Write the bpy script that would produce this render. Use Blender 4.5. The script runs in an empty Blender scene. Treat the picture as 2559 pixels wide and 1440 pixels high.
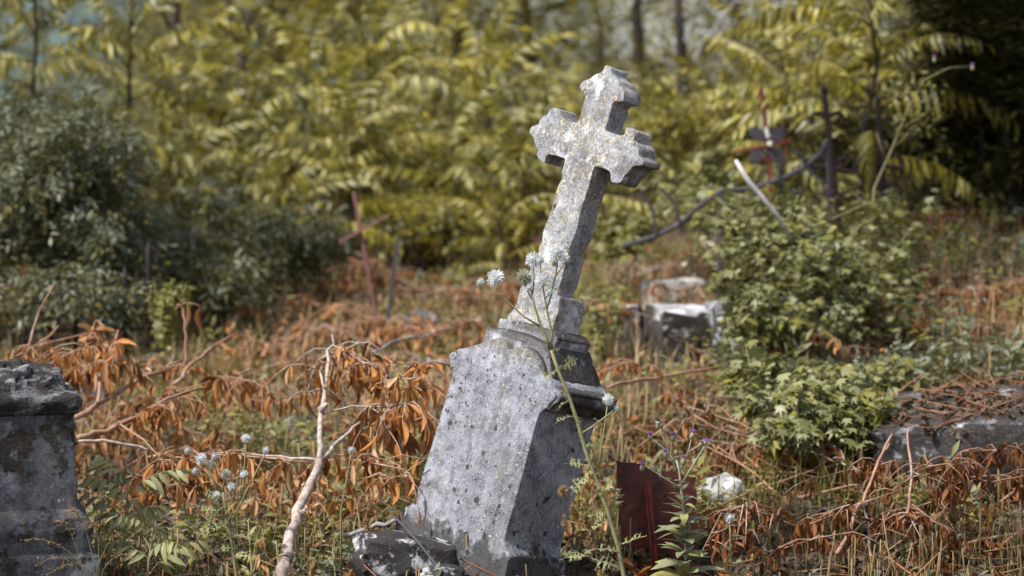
import bpy, bmesh, math, random
import numpy as np
from mathutils import Vector, Matrix, noise, geometry

R = math.radians
rng = np.random.default_rng(7)
random.seed(7)
S = bpy.context.scene
COL = S.collection

# ------------------------------------------------------------------ camera, sky, sun, exposure
EYE = 1.15
PITCH = R(3.5)
FPX = 85.0 / 36.0 * 2559.0
cam = bpy.data.cameras.new('camera')
camo = bpy.data.objects.new('camera', cam)
COL.objects.link(camo)
camo.location = (0, 0, EYE)
camo.rotation_euler = (R(90) - PITCH, 0, 0)
cam.lens = 85; cam.sensor_width = 36
cam.clip_start = 0.1; cam.clip_end = 3000
cam.dof.use_dof = True
cam.dof.focus_distance = 5.95
cam.dof.aperture_fstop = 2.8
cam.dof.aperture_blades = 9
S.camera = camo

SUN = Vector((-0.50, -0.34, 0.80)).normalized()
world = bpy.data.worlds.new('World'); S.world = world; world.use_nodes = True
wn = world.node_tree; bgn = wn.nodes['Background']
sky = wn.nodes.new('ShaderNodeTexSky'); sky.sky_type = 'NISHITA'; sky.sun_disc = False
sky.sun_elevation = math.asin(SUN.z); sky.sun_rotation = math.atan2(SUN.x, SUN.y)
sky.air_density = 1.0; sky.dust_density = 2.0; sky.ozone_density = 1.0
hs = wn.nodes.new('ShaderNodeHueSaturation'); hs.inputs['Saturation'].default_value = .5
wn.links.new(sky.outputs[0], hs.inputs['Color']); wn.links.new(hs.outputs[0], bgn.inputs[0]); bgn.inputs[1].default_value = 0.13
sl = bpy.data.lights.new('sun', 'SUN'); sl.energy = 3.9; sl.angle = R(3.5); sl.color = (1.0, 0.975, 0.94)
so = bpy.data.objects.new('sun', sl); COL.objects.link(so)
so.rotation_euler = SUN.to_track_quat('Z', 'Y').to_euler(); so.location = SUN * 40
S.view_settings.view_transform = 'Standard'; S.view_settings.look = 'None'
S.view_settings.gamma = 1.0; S.view_settings.exposure = 0.85; S.view_settings.use_curve_mapping = False
S.render.engine = 'CYCLES'
S.cycles.use_denoising = True
S.cycles.max_bounces = 6; S.cycles.diffuse_bounces = 3; S.cycles.glossy_bounces = 2
S.cycles.transmission_bounces = 4; S.cycles.transparent_max_bounces = 4
S.cycles.caustics_reflective = False; S.cycles.caustics_refractive = False
S.cycles.sample_clamp_indirect = 4.0

# ------------------------------------------------------------------ pixel / terrain helpers
CP, SP = math.cos(PITCH), math.sin(PITCH)
def ray(px, py):
    u = (px - 1279.5) / FPX; v = -(py - 720.0) / FPX
    return Vector((u, CP + v * SP, v * CP - SP))
def W(px, py, D):
    d = ray(px, py)
    return Vector((0, 0, EYE)) + d * (D / d.y)
def PXM(D):
    return D / FPX                      # metres per photo pixel at distance D
_us = [-0.6, -0.3, -0.2, 0.0, 0.1, 0.21, 0.35, 0.7]
_ss = [0.06, 0.062, 0.068, 0.084, 0.115, 0.166, 0.19, 0.195]
def Hbase(x, y):
    x = np.asarray(x, float); y = np.asarray(y, float)
    s = np.interp(x / np.maximum(y, 5.0), _us, _ss)
    t = np.clip(y - 6.25, -0.4, None)
    t = np.where(t < 9, t, 9 + (1 - np.exp(-(t - 9) / 3)) * 3)
    return s * t
def Hn(x, y):
    f = 1 / (1 + np.maximum(y - 40, 0) / 20)
    return f * (0.022 * np.sin(x * 5.1 + 1.3) * np.sin(y * 4.3 + .4) + 0.016 * np.sin(x * 9.7 + y * 6.1) + 0.010 * np.sin(x * 17 - y * 13 + 2))
def H(x, y):
    return Hbase(x, y) + Hn(np.asarray(x, float), np.asarray(y, float))
def G(px, py, lo=4.8, hi=40):
    d = ray(px, py)
    for D in np.arange(lo, hi, 0.03):
        p = Vector((0, 0, EYE)) + d * (D / d.y)
        if p.z <= float(H(p.x, p.y)):
            return p
    return W(px, py, hi)
def onto(p, dz=0.0):
    return Vector((p.x, p.y, float(H(p.x, p.y)) + dz))

# ------------------------------------------------------------------ mesh builder (triangles)
class MB:
    def __init__(s): s.v = []; s.f = []; s.n = 0
    def add(s, v, f):
        v = np.asarray(v, float).reshape(-1, 3); f = np.asarray(f, np.int64).reshape(-1, 3)
        s.v.append(v); s.f.append(f + s.n); s.n += len(v)
    def batch(s, tpl, mats):
        V, F = tpl
        mats = np.asarray(mats)
        if len(mats) == 0: return
        hv = np.c_[V, np.ones(len(V))]
        out = np.einsum('mij,nj->mni', mats[:, :3, :], hv)
        off = (np.arange(len(mats)) * len(V))[:, None, None]
        s.add(out.reshape(-1, 3), (F[None] + off).reshape(-1, 3))
    def tube(s, pts, rad, n=6, jit=0.0):
        pts = [Vector(p) for p in pts]
        k = len(pts)
        if not hasattr(rad, '__len__'): rad = [rad] * k
        rings = []; ref = None
        for i, p in enumerate(pts):
            t = (pts[min(i + 1, k - 1)] - pts[max(i - 1, 0)])
            t = t.normalized() if t.length > 1e-9 else Vector((0, 0, 1))
            if ref is None:
                ref = Vector((1, 0, 0)) if abs(t.x) < .8 else Vector((0, 1, 0))
            a = (ref - t * ref.dot(t)).normalized(); b = t.cross(a); ref = a
            r = rad[i] * (1 + (random.uniform(-jit, jit) if jit else 0))
            rings.append([p + (a * math.cos(2 * math.pi * j / n) + b * math.sin(2 * math.pi * j / n)) * r for j in range(n)])
        v = [q for rg in rings for q in rg]; f = []
        for i in range(k - 1):
            for j in range(n):
                a0 = i * n + j; a1 = i * n + (j + 1) % n
                f += [(a0, a1, a1 + n), (a0, a1 + n, a0 + n)]
        c0 = len(v); v += [pts[0], pts[-1]]
        for j in range(n):
            f.append((c0, (j + 1) % n, j)); f.append((c0 + 1, (k - 1) * n + j, (k - 1) * n + (j + 1) % n))
        s.add([tuple(q) for q in v], f)
    def box(s, M, sx, sy, sz):
        v = [M @ Vector((x * sx / 2, y * sy / 2, z * sz / 2)) for x in (-1, 1) for y in (-1, 1) for z in (-1, 1)]
        q = [(0, 1, 3, 2), (4, 6, 7, 5), (0, 4, 5, 1), (2, 3, 7, 6), (0, 2, 6, 4), (1, 5, 7, 3)]
        s.add([tuple(p) for p in v], [t for a, b, c, d in q for t in ((a, b, c), (a, c, d))])
    def mesh(s, name, mat, smooth=True, sharp=None, fix=False):
        me = bpy.data.meshes.new(name)
        if s.v:
            v = np.concatenate(s.v); f = np.concatenate(s.f)
            me.vertices.add(len(v)); me.vertices.foreach_set('co', v.astype(np.float32).ravel())
            me.loops.add(len(f) * 3); me.loops.foreach_set('vertex_index', f.astype(np.int32).ravel())
            me.polygons.add(len(f)); me.polygons.foreach_set('loop_start', (np.arange(len(f)) * 3).astype(np.int32))
            me.polygons.foreach_set('loop_total', np.full(len(f), 3, np.int32))
            if smooth: me.polygons.foreach_set('use_smooth', np.ones(len(f), bool))
            me.update(calc_edges=True)
            if fix:
                bm = bmesh.new(); bm.from_mesh(me); bmesh.ops.recalc_face_normals(bm, faces=bm.faces); bm.to_mesh(me); bm.free()
            if sharp: me.set_sharp_from_angle(angle=R(sharp))
        if mat: me.materials.append(mat)
        return me
    def obj(s, name, mat, parent=None, **k):
        return link(name, s.mesh(name, mat, **k), parent)
def link(name, data, parent=None, M=None):
    o = bpy.data.objects.new(name, data); COL.objects.link(o)
    if parent is not None: o.parent = parent
    if M is not None: o.matrix_basis = M
    return o
def tag(o, label=None, cat=None, group=None, kind=None):
    if label: o['label'] = label
    if cat: o['category'] = cat
    if group: o['group'] = group
    if kind: o['kind'] = kind
    return o
def thing(name, loc, label, cat, group=None, M=None):
    o = link(name, None)
    if M is not None: o.matrix_basis = M
    else: o.location = loc
    o.empty_display_size = .1
    return tag(o, label, cat, group)
def mats4(pos, yaw, pitch, roll, sc):
    """arrays -> (n,4,4): Rz(yaw) Rx(pitch) Ry(roll) scale"""
    n = len(pos); pos = np.asarray(pos, float)
    yaw, pitch, roll, sc = [np.broadcast_to(np.asarray(q, float), (n,)) for q in (yaw, pitch, roll, sc)]
    cz, sz, cx, sx, cy, sy = np.cos(yaw), np.sin(yaw), np.cos(pitch), np.sin(pitch), np.cos(roll), np.sin(roll)
    o = np.zeros(n); i = np.ones(n)
    Rz = np.array([[cz, -sz, o], [sz, cz, o], [o, o, i]]).transpose(2, 0, 1)
    Rx = np.array([[i, o, o], [o, cx, -sx], [o, sx, cx]]).transpose(2, 0, 1)
    Ry = np.array([[cy, o, sy], [o, i, o], [-sy, o, cy]]).transpose(2, 0, 1)
    M = np.zeros((n, 4, 4)); M[:, :3, :3] = (Rz @ Rx @ Ry) * sc[:, None, None]
    M[:, :3, 3] = pos; M[:, 3, 3] = 1
    return M

# ------------------------------------------------------------------ materials
class NT:
    def __init__(s, name):
        s.m = bpy.data.materials.new(name); s.m.use_nodes = True
        s.t = s.m.node_tree; s.t.nodes.clear()
        s.out = s.t.nodes.new('ShaderNodeOutputMaterial')
    def n(s, typ, props=None, **ins):
        nd = s.t.nodes.new('ShaderNode' + typ)
        for k, v in (props or {}).items(): setattr(nd, k, v)
        for k, v in ins.items():
            key = int(k[1:]) if k[0] == 'i' and k[1:].isdigit() else k.replace('_', ' ')
            s.set(nd.inputs[key], v)
        return nd
    def set(s, sock, v):
        if hasattr(v, 'is_output'): s.t.links.new(v, sock)
        elif hasattr(v, 'outputs'): s.t.links.new(v.outputs[0], sock)
        else:
            if isinstance(v, (tuple, list)) and len(v) == 3 and sock.type == 'RGBA': v = (*v, 1)
            sock.default_value = v
    def math(s, op, a, b=0.0, clamp=False):
        nd = s.t.nodes.new('ShaderNodeMath'); nd.operation = op; nd.use_clamp = clamp
        s.set(nd.inputs[0], a); s.set(nd.inputs[1], b); return nd.outputs[0]
    def ramp(s, fac, stops, interp='LINEAR'):
        nd = s.t.nodes.new('ShaderNodeValToRGB'); cr = nd.color_ramp; cr.interpolation = interp
        while len(cr.elements) < len(stops): cr.elements.new(0.5)
        for e, (p, c) in zip(cr.elements, stops):
            e.position = p; e.color = (*c, 1) if len(c) == 3 else c
        s.set(nd.inputs[0], fac); return nd.outputs[0]
    def mix(s, fac, a, b, blend='MIX'):
        nd = s.t.nodes.new('ShaderNodeMix'); nd.data_type = 'RGBA'; nd.blend_type = blend
        s.set(nd.inputs[0], fac); s.set(nd.inputs[6], a); s.set(nd.inputs[7], b); return nd.outputs[2]
    def step(s, v, a, b):
        nd = s.t.nodes.new('ShaderNodeMapRange'); nd.interpolation_type = 'SMOOTHSTEP'
        s.set(nd.inputs[0], v); nd.inputs[1].default_value = a; nd.inputs[2].default_value = b; return nd.outputs[0]
    def noise(s, co, scale, detail=4, rough=.55, dist=0.0):
        nd = s.n('TexNoise', None, Vector=co, Scale=scale, Detail=detail, Roughness=rough, Distortion=dist); return nd.outputs[0]
    def done(s, sh):
        s.t.links.new(sh.outputs[0] if hasattr(sh, 'outputs') else sh, s.out.inputs[0]); return s.m

def leaf_mat(name, cols, trans=0.3, rough=.45, per_object=False, spec=.35, tint=None, mott=.35):
    t = NT(name)
    if per_object:
        oi = t.n('ObjectInfo'); rnd = oi.outputs['Random']
        geo = t.n('NewGeometry'); rnd2 = geo.outputs['Random Per Island']
        rnd = t.math('FRACT', t.math('ADD', rnd, t.math('MULTIPLY', rnd2, 0.45)))
    else:
        rnd = t.n('NewGeometry').outputs['Random Per Island']
    k = len(cols)
    c = t.ramp(rnd, [(i / max(k - 1, 1), q) for i, q in enumerate(cols)])
    co = t.n('TexCoord').outputs['Object']
    nz = t.noise(co, 5, 4)
    c = t.mix(t.step(nz, .35, .75), c, t.mix(mott, c, tint if tint else (0.02, 0.018, 0.01)))
    p = t.n('BsdfPrincipled', None, Base_Color=c, Roughness=rough)
    p.inputs['Specular IOR Level'].default_value = spec
    tr = t.n('BsdfTranslucent', None, Color=t.mix(0.5, c, (c.node and (0.30, 0.25, 0.03))) if False else c)
    mx = t.n('MixShader', None, Fac=trans, i1=p, i2=tr)
    return t.done(mx)

def stone_mat(name, base=(.36, .36, .39), var=(.20, .20, .215), spots=.5, crust=.35, ochre=.4, cream=.4, streak=.3, white=0.0, crustcol=(.018, .015, .012), sc=1.0, toponly=0.0, grime=None, topli=None):
    t = NT(name)
    co = t.n('TexCoord').outputs['Object']
    n1 = t.noise(co, 5 * sc, 8, .62, .3)
    n2 = t.noise(co, 26 * sc, 8, .7)
    n3 = t.noise(co, 140 * sc, 5, .7)
    c = t.mix(t.step(n1, .36, .66), base, var)
    c = t.mix(t.math('MULTIPLY', t.step(n2, .40, .64), .8), c, tuple(q * .42 for q in var))
    c = t.mix(t.math('MULTIPLY', t.step(n3, .5, .68), .6), c, tuple(min(1, q * 1.45) for q in base))
    # vertical run-off streaks
    mp = t.n('Mapping', None, Vector=co, Scale=(16 * sc, 16 * sc, 1.6 * sc))
    st = t.step(t.noise(mp.outputs[0], 1.0, 6, .6), .50, .74)
    c = t.mix(t.math('MULTIPLY', st, streak), c, (.10, .095, .09))
    mp2 = t.n('Mapping', None, Vector=co, Scale=(20 * sc, 20 * sc, 1.3 * sc), Location=(3, 7, 1))
    st2 = t.step(t.noise(mp2.outputs[0], 1.0, 5, .6), .60, .75)
    c = t.mix(t.math('MULTIPLY', st2, streak * .8), c, (.23, .17, .10))
    n4 = t.noise(co, 330 * sc, 3, .6)
    c = t.mix(t.math('MULTIPLY', t.step(n4, .52, .68), .35), c, tuple(q * .35 for q in var))
    c = t.mix(t.math('MULTIPLY', t.step(n4, .46, .34), .18), c, tuple(min(.6, q * 1.6) for q in base))
    bump = t.math('ADD', n3, t.math('MULTIPLY', n4, .5))
    def blotch(scale, thr, soft, detail=8, loc=(0, 0, 0)):
        m = t.n('Mapping', None, Vector=co, Location=loc)
        return t.step(t.noise(m.outputs[0], scale * sc, detail, .68), thr, thr + soft)
    if white:
        c = t.mix(t.math('MULTIPLY', blotch(9, .60 - .16 * white, .07, loc=(9, 2, 4)), .85), c, tuple(min(.6, q * 1.7) for q in base))
    if cream:
        m1 = t.math('MULTIPLY', blotch(85, .655 - .085 * cream, .03, 6, (1, 5, 2)), blotch(9, .42, .16, 4, (4, 4, 4)))
        c = t.mix(m1, c, (.46, .39, .29))
    if ochre:
        m2 = t.math('MULTIPLY', blotch(150, .62 - .07 * ochre, .04, 5, (7, 1, 3)), blotch(8, .50 - .04 * ochre, .16, 4, (2, 8, 5)))
        c = t.mix(t.math('MULTIPLY', m2, .85), c, (.17, .125, .025))
    if spots:
        for k, (sca, loc) in enumerate(((48, (0, 0, 0)), (110, (5, 5, 5)), (24, (2, 9, 1)))):
            wob = t.n('VectorMath', {'operation': 'ADD'})
            t.set(wob.inputs[0], co)
            nzc = t.n('TexNoise', None, Vector=co, Scale=90 * sc, Detail=3)
            mul = t.n('VectorMath', {'operation': 'SCALE'}); t.set(mul.inputs[0], nzc.outputs[1]); mul.inputs['Scale'].default_value = .012 / sc
            t.set(wob.inputs[1], mul.outputs[0])
            m = t.n('Mapping', None, Vector=wob.outputs[0], Location=loc)
            vo = t.n('TexVoronoi', None, Vector=m.outputs[0], Scale=sca * sc)
            sep = t.n('SeparateColor', None, Color=vo.outputs['Color'])
            reg = t.step(t.noise(m.outputs[0], 4.5 * sc, 4, .6), .40, .66)
            rad = t.math('MULTIPLY', t.math('POWER', sep.outputs[0], 7 if k == 2 else 4.5), t.math('MULTIPLY', reg, (.62 * spots + .12) * (.62 if k == 2 else 1.0)))
            msk = t.step(t.math('SUBTRACT', rad, vo.outputs['Distance']), -.02, .05)
            c = t.mix(t.math('MULTIPLY', msk, .93), c, (.035, .033, .034))
    if grime is not None or topli is not None:
        zc = t.n('SeparateXYZ', None, Vector=co).outputs[2]
    if grime is not None:      # earth-splashed, blackened foot of the stone
        g = t.math('ADD', t.math('MULTIPLY', t.math('SUBTRACT', grime, zc), 3.2), t.math('SUBTRACT', t.noise(co, 22, 8, .7), .5))
        c = t.mix(t.math('MULTIPLY', t.step(g, 0.0, .10), .8), c, (.032, .029, .026))
    if topli is not None:      # lichen growing down from the weathered top edge
        g = t.math('ADD', t.math('MULTIPLY', t.math('SUBTRACT', zc, topli), 4.0), t.math('SUBTRACT', t.noise(co, 60, 7, .7), .62))
        c = t.mix(t.math('MULTIPLY', t.step(g, 0.0, .05), .75), c, t.mix(t.step(n3, .4, .6), (.16, .13, .045), (.10, .10, .095)))
    if crust:
        cm = blotch(11, .64 - .22 * crust, .05, 10, (3, 3, 8))
        if toponly < 0:
            nz = t.n('SeparateXYZ', None, Vector=t.n('TexCoord').outputs['Normal']).outputs[2]
            cm = t.math('MULTIPLY', cm, t.step(nz, .80, .35))
        if toponly > 0:
            nz = t.n('SeparateXYZ', None, Vector=t.n('TexCoord').outputs['Normal']).outputs[2]
            cm = t.math('MULTIPLY', cm, t.step(nz, -.15, .35)) if toponly > .5 else cm
        c = t.mix(t.math('MULTIPLY', cm, .95), c, t.mix(t.step(n3, .4, .7), crustcol, tuple(q * 3.2 for q in crustcol)))
        bump = t.math('ADD', n3, t.math('MULTIPLY', cm, 1.3))
    bump = t.math('ADD', bump, t.math('MULTIPLY', n2, .9))
    bp = t.n('Bump', None, Strength=.55, Distance=.006, Height=bump)
    p = t.n('BsdfPrincipled', None, Base_Color=c, Roughness=.9, Normal=bp.outputs[0])
    p.inputs['Specular IOR Level'].default_value = .2
    return t.done(p)

def simple_mat(name, c1, c2, scale=30, rough=.8, spec=.2, bump=.4, stretch=(1, 1, 1), per_island=False, c3=None, metal=0.0, bdist=.003):
    t = NT(name)
    co = t.n('TexCoord').outputs['Object']
    mp = t.n('Mapping', None, Vector=co, Scale=stretch)
    n1 = t.noise(mp.outputs[0], scale, 7, .65)
    f = t.step(n1, .32, .68)
    if per_island: f = t.math('ADD', t.math('MULTIPLY', f, .5), t.math('MULTIPLY', t.n('NewGeometry').outputs['Random Per Island'], .6), True)
    c = t.mix(f, c1, c2)
    if c3: c = t.mix(t.step(t.noise(mp.outputs[0], scale * .31, 6, .7), .56, .66), c, c3)
    bp = t.n('Bump', None, Strength=bump, Distance=bdist, Height=n1)
    p = t.n('BsdfPrincipled', None, Base_Color=c, Roughness=rough, Metallic=metal, Normal=bp.outputs[0])
    p.inputs['Specular IOR Level'].default_value = spec
    return t.done(p)

OLIVE = [(.12, .10, .010), (.24, .202, .017), (.345, .29, .03), (.48, .42, .14), (.25, .26, .14), (.39, .325, .03)]
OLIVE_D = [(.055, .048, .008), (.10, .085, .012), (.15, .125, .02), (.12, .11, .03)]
OLIVE_Y = [(.33, .272, .014), (.43, .355, .02), (.51, .43, .075)]
GREY_G = [(.09, .095, .045), (.15, .165, .105), (.22, .24, .175), (.14, .125, .03)]
MAPLE = [(.09, .095, .03), (.17, .175, .065), (.27, .265, .13), (.12, .13, .04), (.25, .225, .03)]
M = dict(
    sapling=leaf_mat('olive_leaves', OLIVE, .34, .4, True, spec=.45, tint=(.06, .055, .01)),
    far=leaf_mat('yellow_green_leaves', OLIVE_Y + OLIVE, .4, .5),
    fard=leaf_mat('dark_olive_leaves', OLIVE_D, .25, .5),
    bush=leaf_mat('grey_green_leaves', GREY_G, .22, .45),
    shrub=leaf_mat('lobed_leaves', MAPLE, .25, .45),
    shrub_o=leaf_mat('lobed_leaves_single', MAPLE, .25, .45, True),
    lime=leaf_mat('lime_leaves', [(.15, .145, .035), (.23, .215, .05), (.18, .175, .07), (.30, .27, .05)], .35, .5),
    conifer=leaf_mat('evergreen_needles', [(.014, .014, .004), (.03, .027, .006), (.055, .048, .008)], .08, .6, spec=.15),
    dead=leaf_mat('dead_orange_leaves', [(.20, .085, .03), (.34, .125, .03), (.50, .22, .06), (.14, .06, .025), (.58, .30, .11), (.42, .17, .045), (.60, .40, .22), (.30, .16, .07)], .3, .5, True, spec=.3, tint=(.16, .05, .014)),
    deadj=leaf_mat('dead_orange_leaves_far', [(.22, .10, .04), (.38, .16, .05), (.54, .28, .11), (.16, .08, .035), (.60, .38, .21), (.46, .20, .065), (.32, .19, .10)], .3, .55, spec=.25, tint=(.16, .05, .014)),
    rust=leaf_mat('rust_brown_leaves', [(.07, .03, .014), (.17, .058, .016), (.30, .11, .03), (.10, .045, .02), (.23, .085, .025), (.14, .09, .055)], .2, .6, True, spec=.2, tint=(.05, .018, .008)),
    rustj=leaf_mat('rust_brown_leaves_far', [(.12, .035, .010), (.24, .075, .018), (.33, .125, .035), (.18, .065, .02)], .2, .6, spec=.2, tint=(.05, .018, .008)),
    litter=leaf_mat('grey_brown_litter', [(.03, .022, .016), (.075, .05, .032), (.13, .09, .06), (.05, .032, .02), (.20, .16, .125), (.16, .07, .028)], .1, .75, spec=.15),
    dry=leaf_mat('dry_grass', [(.36, .26, .14), (.48, .36, .21), (.30, .20, .10), (.56, .46, .31)], .25, .6),
    pink=leaf_mat('pinkish_dry_stems', [(.30, .14, .07), (.40, .21, .11), (.22, .09, .045), (.45, .30, .18)], .15, .65),
    grass=leaf_mat('green_grass', [(.11, .12, .02), (.18, .17, .03), (.24, .22, .06), (.14, .15, .05)], .3, .5),
    stub=leaf_mat('cut_stems', [(.17, .13, .04), (.22, .13, .065), (.26, .20, .09), (.12, .075, .035)], .05, .65),
    bark_w=simple_mat('pale_bark', (.42, .35, .31), (.20, .145, .12), 45, .75, .25, .8, (1, 1, .5), c3=(.10, .07, .055)),
    bark_p=simple_mat('pinkish_bark', (.34, .20, .135), (.22, .115, .075), 30, .75, .25, .4, (1, 1, .3), c3=(.38, .29, .23)),
    bark_d=simple_mat('dark_bark', (.055, .045, .036), (.022, .018, .015), 20, .9, .1, .6, (1, 1, .3)),
    bark_g=simple_mat('grey_bark', (.30, .29, .29), (.17, .16, .155), 25, .85, .15, .5, (1, 1, .3)),
    cutwood=simple_mat('cut_wood', (.55, .36, .15), (.40, .24, .09), 40, .8),
    iron_red=simple_mat('red_rusted_iron', (.20, .034, .022), (.10, .022, .016), 30, .7, .3, .4),
    iron_brown=simple_mat('brown_rusted_iron', (.24, .10, .095), (.14, .065, .065), 30, .7, .3, .4),
    iron_dark=simple_mat('dark_iron', (.018, .014, .014), (.034, .018, .016), 25, .7, .3, .3),
    iron_grey=simple_mat('grey_painted_iron', (.060, .052, .062), (.035, .030, .036), 25, .65, .3, .3),
    plate=simple_mat('rust_red_sheet', (.10, .021, .016), (.036, .011, .010), 34, .6, .35, .7, c3=(.14, .048, .026), bdist=.003),
    soil=None,
    white=simple_mat('white_enamel', (.62, .60, .58), (.45, .43, .42), 30, .6),
    whitewood=simple_mat('bleached_wood', (.50, .47, .45), (.34, .31, .30), 30, .8, .2, .4, (1, 1, .2)),
    stem_g=simple_mat('thistle_stem', (.23, .22, .105), (.15, .14, .065), 40, .6, .3, .2),
    stem_p=simple_mat('pale_stem', (.36, .37, .27), (.26, .26, .16), 40, .6, .3, .2),
    stem_b=simple_mat('brown_stem', (.26, .15, .08), (.16, .085, .045), 40, .7, .2, .2),
    t_leaf=leaf_mat('thistle_leaves', [(.22, .225, .10), (.31, .31, .16), (.27, .25, .08)], .25, .5, True),
    p_leaf=leaf_mat('grey_green_oblong_leaves', [(.22, .235, .13), (.30, .31, .18), (.33, .31, .10)], .25, .42, True, spec=.45),
    y_leaf=leaf_mat('yellowed_leaf', [(.42, .33, .03), (.34, .27, .04)], .35, .5, True),
    hd_w=leaf_mat('pale_blue_florets', [(.86, .87, .88), (.91, .91, .90), (.78, .80, .80), (.88, .88, .86)], .45, .6, mott=0.0),
    hd_g=leaf_mat('greenish_florets', [(.50, .51, .40), (.62, .62, .54), (.42, .42, .30), (.72, .72, .68)], .35, .6, mott=0.0),
    hd_b=leaf_mat('blue_green_buds', [(.50, .55, .54), (.60, .64, .63), (.70, .73, .71)], .3, .6, mott=0.0),
    hd_d=leaf_mat('dried_florets', [(.34, .20, .10), (.46, .30, .16), (.25, .13, .06)], .15, .7, mott=0.0),
    core_w=simple_mat('head_core', (.50, .54, .55), (.36, .40, .41), 80),
    core_g=simple_mat('head_core_green', (.17, .18, .09), (.11, .11, .05), 80),
    core_d=simple_mat('head_core_dry', (.12, .07, .035), (.07, .04, .02), 80),
    purple=leaf_mat('purple_florets', [(.50, .20, .62), (.60, .32, .70), (.42, .15, .55)], .2, .6, mott=0.0),
    bud=simple_mat('thistle_bud', (.26, .27, .15), (.18, .17, .09), 60),
    cream=simple_mat('cream_bud_tip', (.62, .56, .48), (.50, .38, .28), 60),
)

# ------------------------------------------------------------------ leaf templates (V,F)
def leaf_tpl(L=1.0, Wd=.28, rows=4, fold=.25, droop=.25, seed=0, twist=0.0, curl=0.0):
    r = random.Random(seed); V = []; F = []
    for i in range(rows + 1):
        t = i / rows
        w = Wd * .5 * (math.sin(math.pi * min(1, t * .93 + .05)) ** .75) * (1.12 - .35 * t)
        if i == rows: w = 0.002
        y = L * t * (1 - .12 * droop * t); z = -droop * L * t * t
        a = twist * t + r.uniform(-.1, .1) * (twist != 0)
        up = fold * w + curl * w * (0.5 + t)
        for sx in (-1, 0, 1):
            xx = sx * w * math.cos(curl * .9 if sx else 0); zz = z + (up if sx else 0)
            V.append((xx * math.cos(a) - (zz - z) * math.sin(a), y, z + xx * math.sin(a) + (zz - z) * math.cos(a)))
    for i in range(rows):
        for j in range(2):
            a = i * 3 + j
            F += [(a, a + 1, a + 4), (a, a + 4, a + 3)]
    return np.array(V), np.array(F)
def lobed_tpl(lobes=5, cup=.15, seed=0):
    r = random.Random(seed); V = [(0, 0.12, 0)]; F = []
    ang0, ang1 = R(-128), R(128); k = lobes * 2 + 1
    V.append((0, 0, 0))
    for i in range(k):
        a = ang0 + (ang1 - ang0) * i / (k - 1)
        tip = i % 2 == 1
        mid = abs(i - (k - 1) / 2) / ((k - 1) / 2)
        rad = (.62 - .22 * mid if tip else .26) * r.uniform(.9, 1.1)
        V.append((math.sin(a) * rad, .18 + math.cos(a) * rad, -cup * rad * rad * 2 + r.uniform(-.03, .03)))
    for i in range(k - 1): F.append((0, i + 3, i + 2))
    F += [(0, 2, 1), (0, 1, k + 1)]
    return np.array(V), np.array(F)
def spiny_tpl(pairs=6, seed=0, droop=.35):
    """pinnatifid thistle leaf, length 1 along +Y, each lobe ending in spines"""
    r = random.Random(seed); V = []; F = []
    def P(x, t, up=0): return (x, t * (1 - .1 * droop), -droop * t * t * .8 + up + r.uniform(-.015, .015))
    def tri(a, b, c):
        n = len(V); V.extend([a, b, c]); F.append((n, n + 1, n + 2))
    for i in range(10):
        t0, t1 = i / 10, (i + 1) / 10
        w0 = .045 * (1 - t0) + .008; w1 = .045 * (1 - t1) + .006
        tri(P(-w0, t0), P(w0, t0), P(w1, t1)); tri(P(-w0, t0), P(w1, t1), P(-w1, t1))
    for i in range(pairs):
        t = .12 + .78 * i / pairs + r.uniform(-.025, .025); ln = .26 * math.sin(math.pi * (.22 + .68 * (1 - i / pairs))) + .05
        for sx in (-1, 1):
            if r.random() < .12: continue
            ln *= r.uniform(.72, 1.2); a = r.uniform(-.05, .55); up = r.uniform(.0, .12)
            bx = sx * .03
            tipx = sx * ln; tipt = t + ln * a
            tri(P(bx, t - .03), P(bx, t + .055), P(tipx, tipt, up))
            mx, mt = sx * ln * .55, t + ln * a * .55
            tri(P(mx - sx * .03, mt - .02, up * .5), P(mx + sx * .03, mt + .02, up * .55), P(sx * ln * .72, mt + .11, up + .05))
            tri(P(mx - sx * .03, mt - .01, up * .5), P(mx + sx * .03, mt + .01, up * .55), P(sx * ln * .66, mt - .09, up - .03))
    return np.array(V), np.array(F)
def spray_tpl(n=7, L=1.0, lw=.30, ll=.34, seed=0, droop=.35):
    """small spray: twig line with leaves on both sides"""
    r = random.Random(seed); mb = MB(); lt = leaf_tpl(1, lw, 2, .2, .2, seed)
    for i in range(n):
        t = (i + .5) / n
        sx = -1 if i % 2 else 1
        yaw = sx * R(r.uniform(-75, -35)); 
        if i == n - 1: yaw = R(r.uniform(-20, 20))
        Mx = mats4([(0, L * t, -droop * L * t * t)], yaw, R(r.uniform(-45, 15)), R(r.uniform(-30, 30)), ll * r.uniform(.75, 1.15))
        mb.batch(lt, Mx)
    return np.concatenate(mb.v), np.concatenate(mb.f)
BLADE = (np.array([(-.012, 0, 0), (.012, 0, 0), (-.011, .05, .4), (.011, .05, .4), (-.007, .17, .75), (.007, .17, .75), (0, .36, 1.0)]),
         np.array([(0, 1, 3), (0, 3, 2), (2, 3, 5), (2, 5, 4), (4, 5, 6)]))
def stem_tpl(taper=.8, bend=.06):
    V = []; F = []
    for i, t in enumerate((0, .5, 1)):
        r = 1 - (1 - taper) * t
        for j in range(4):
            a = math.pi / 2 * j
            V.append((math.cos(a) * r * .03, math.sin(a) * r * .03 + bend * t * t, t))
    for i in range(2):
        for j in range(4):
            a, b = i * 4 + j, i * 4 + (j + 1) % 4
            F += [(a, b, b + 4), (a, b + 4, a + 4)]
    F += [(8, 9, 10), (8, 10, 11)]
    return np.array(V), np.array(F)
STEM = stem_tpl()
THIN = (STEM[0] * np.array([.4, .4, 1]), STEM[1])
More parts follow.
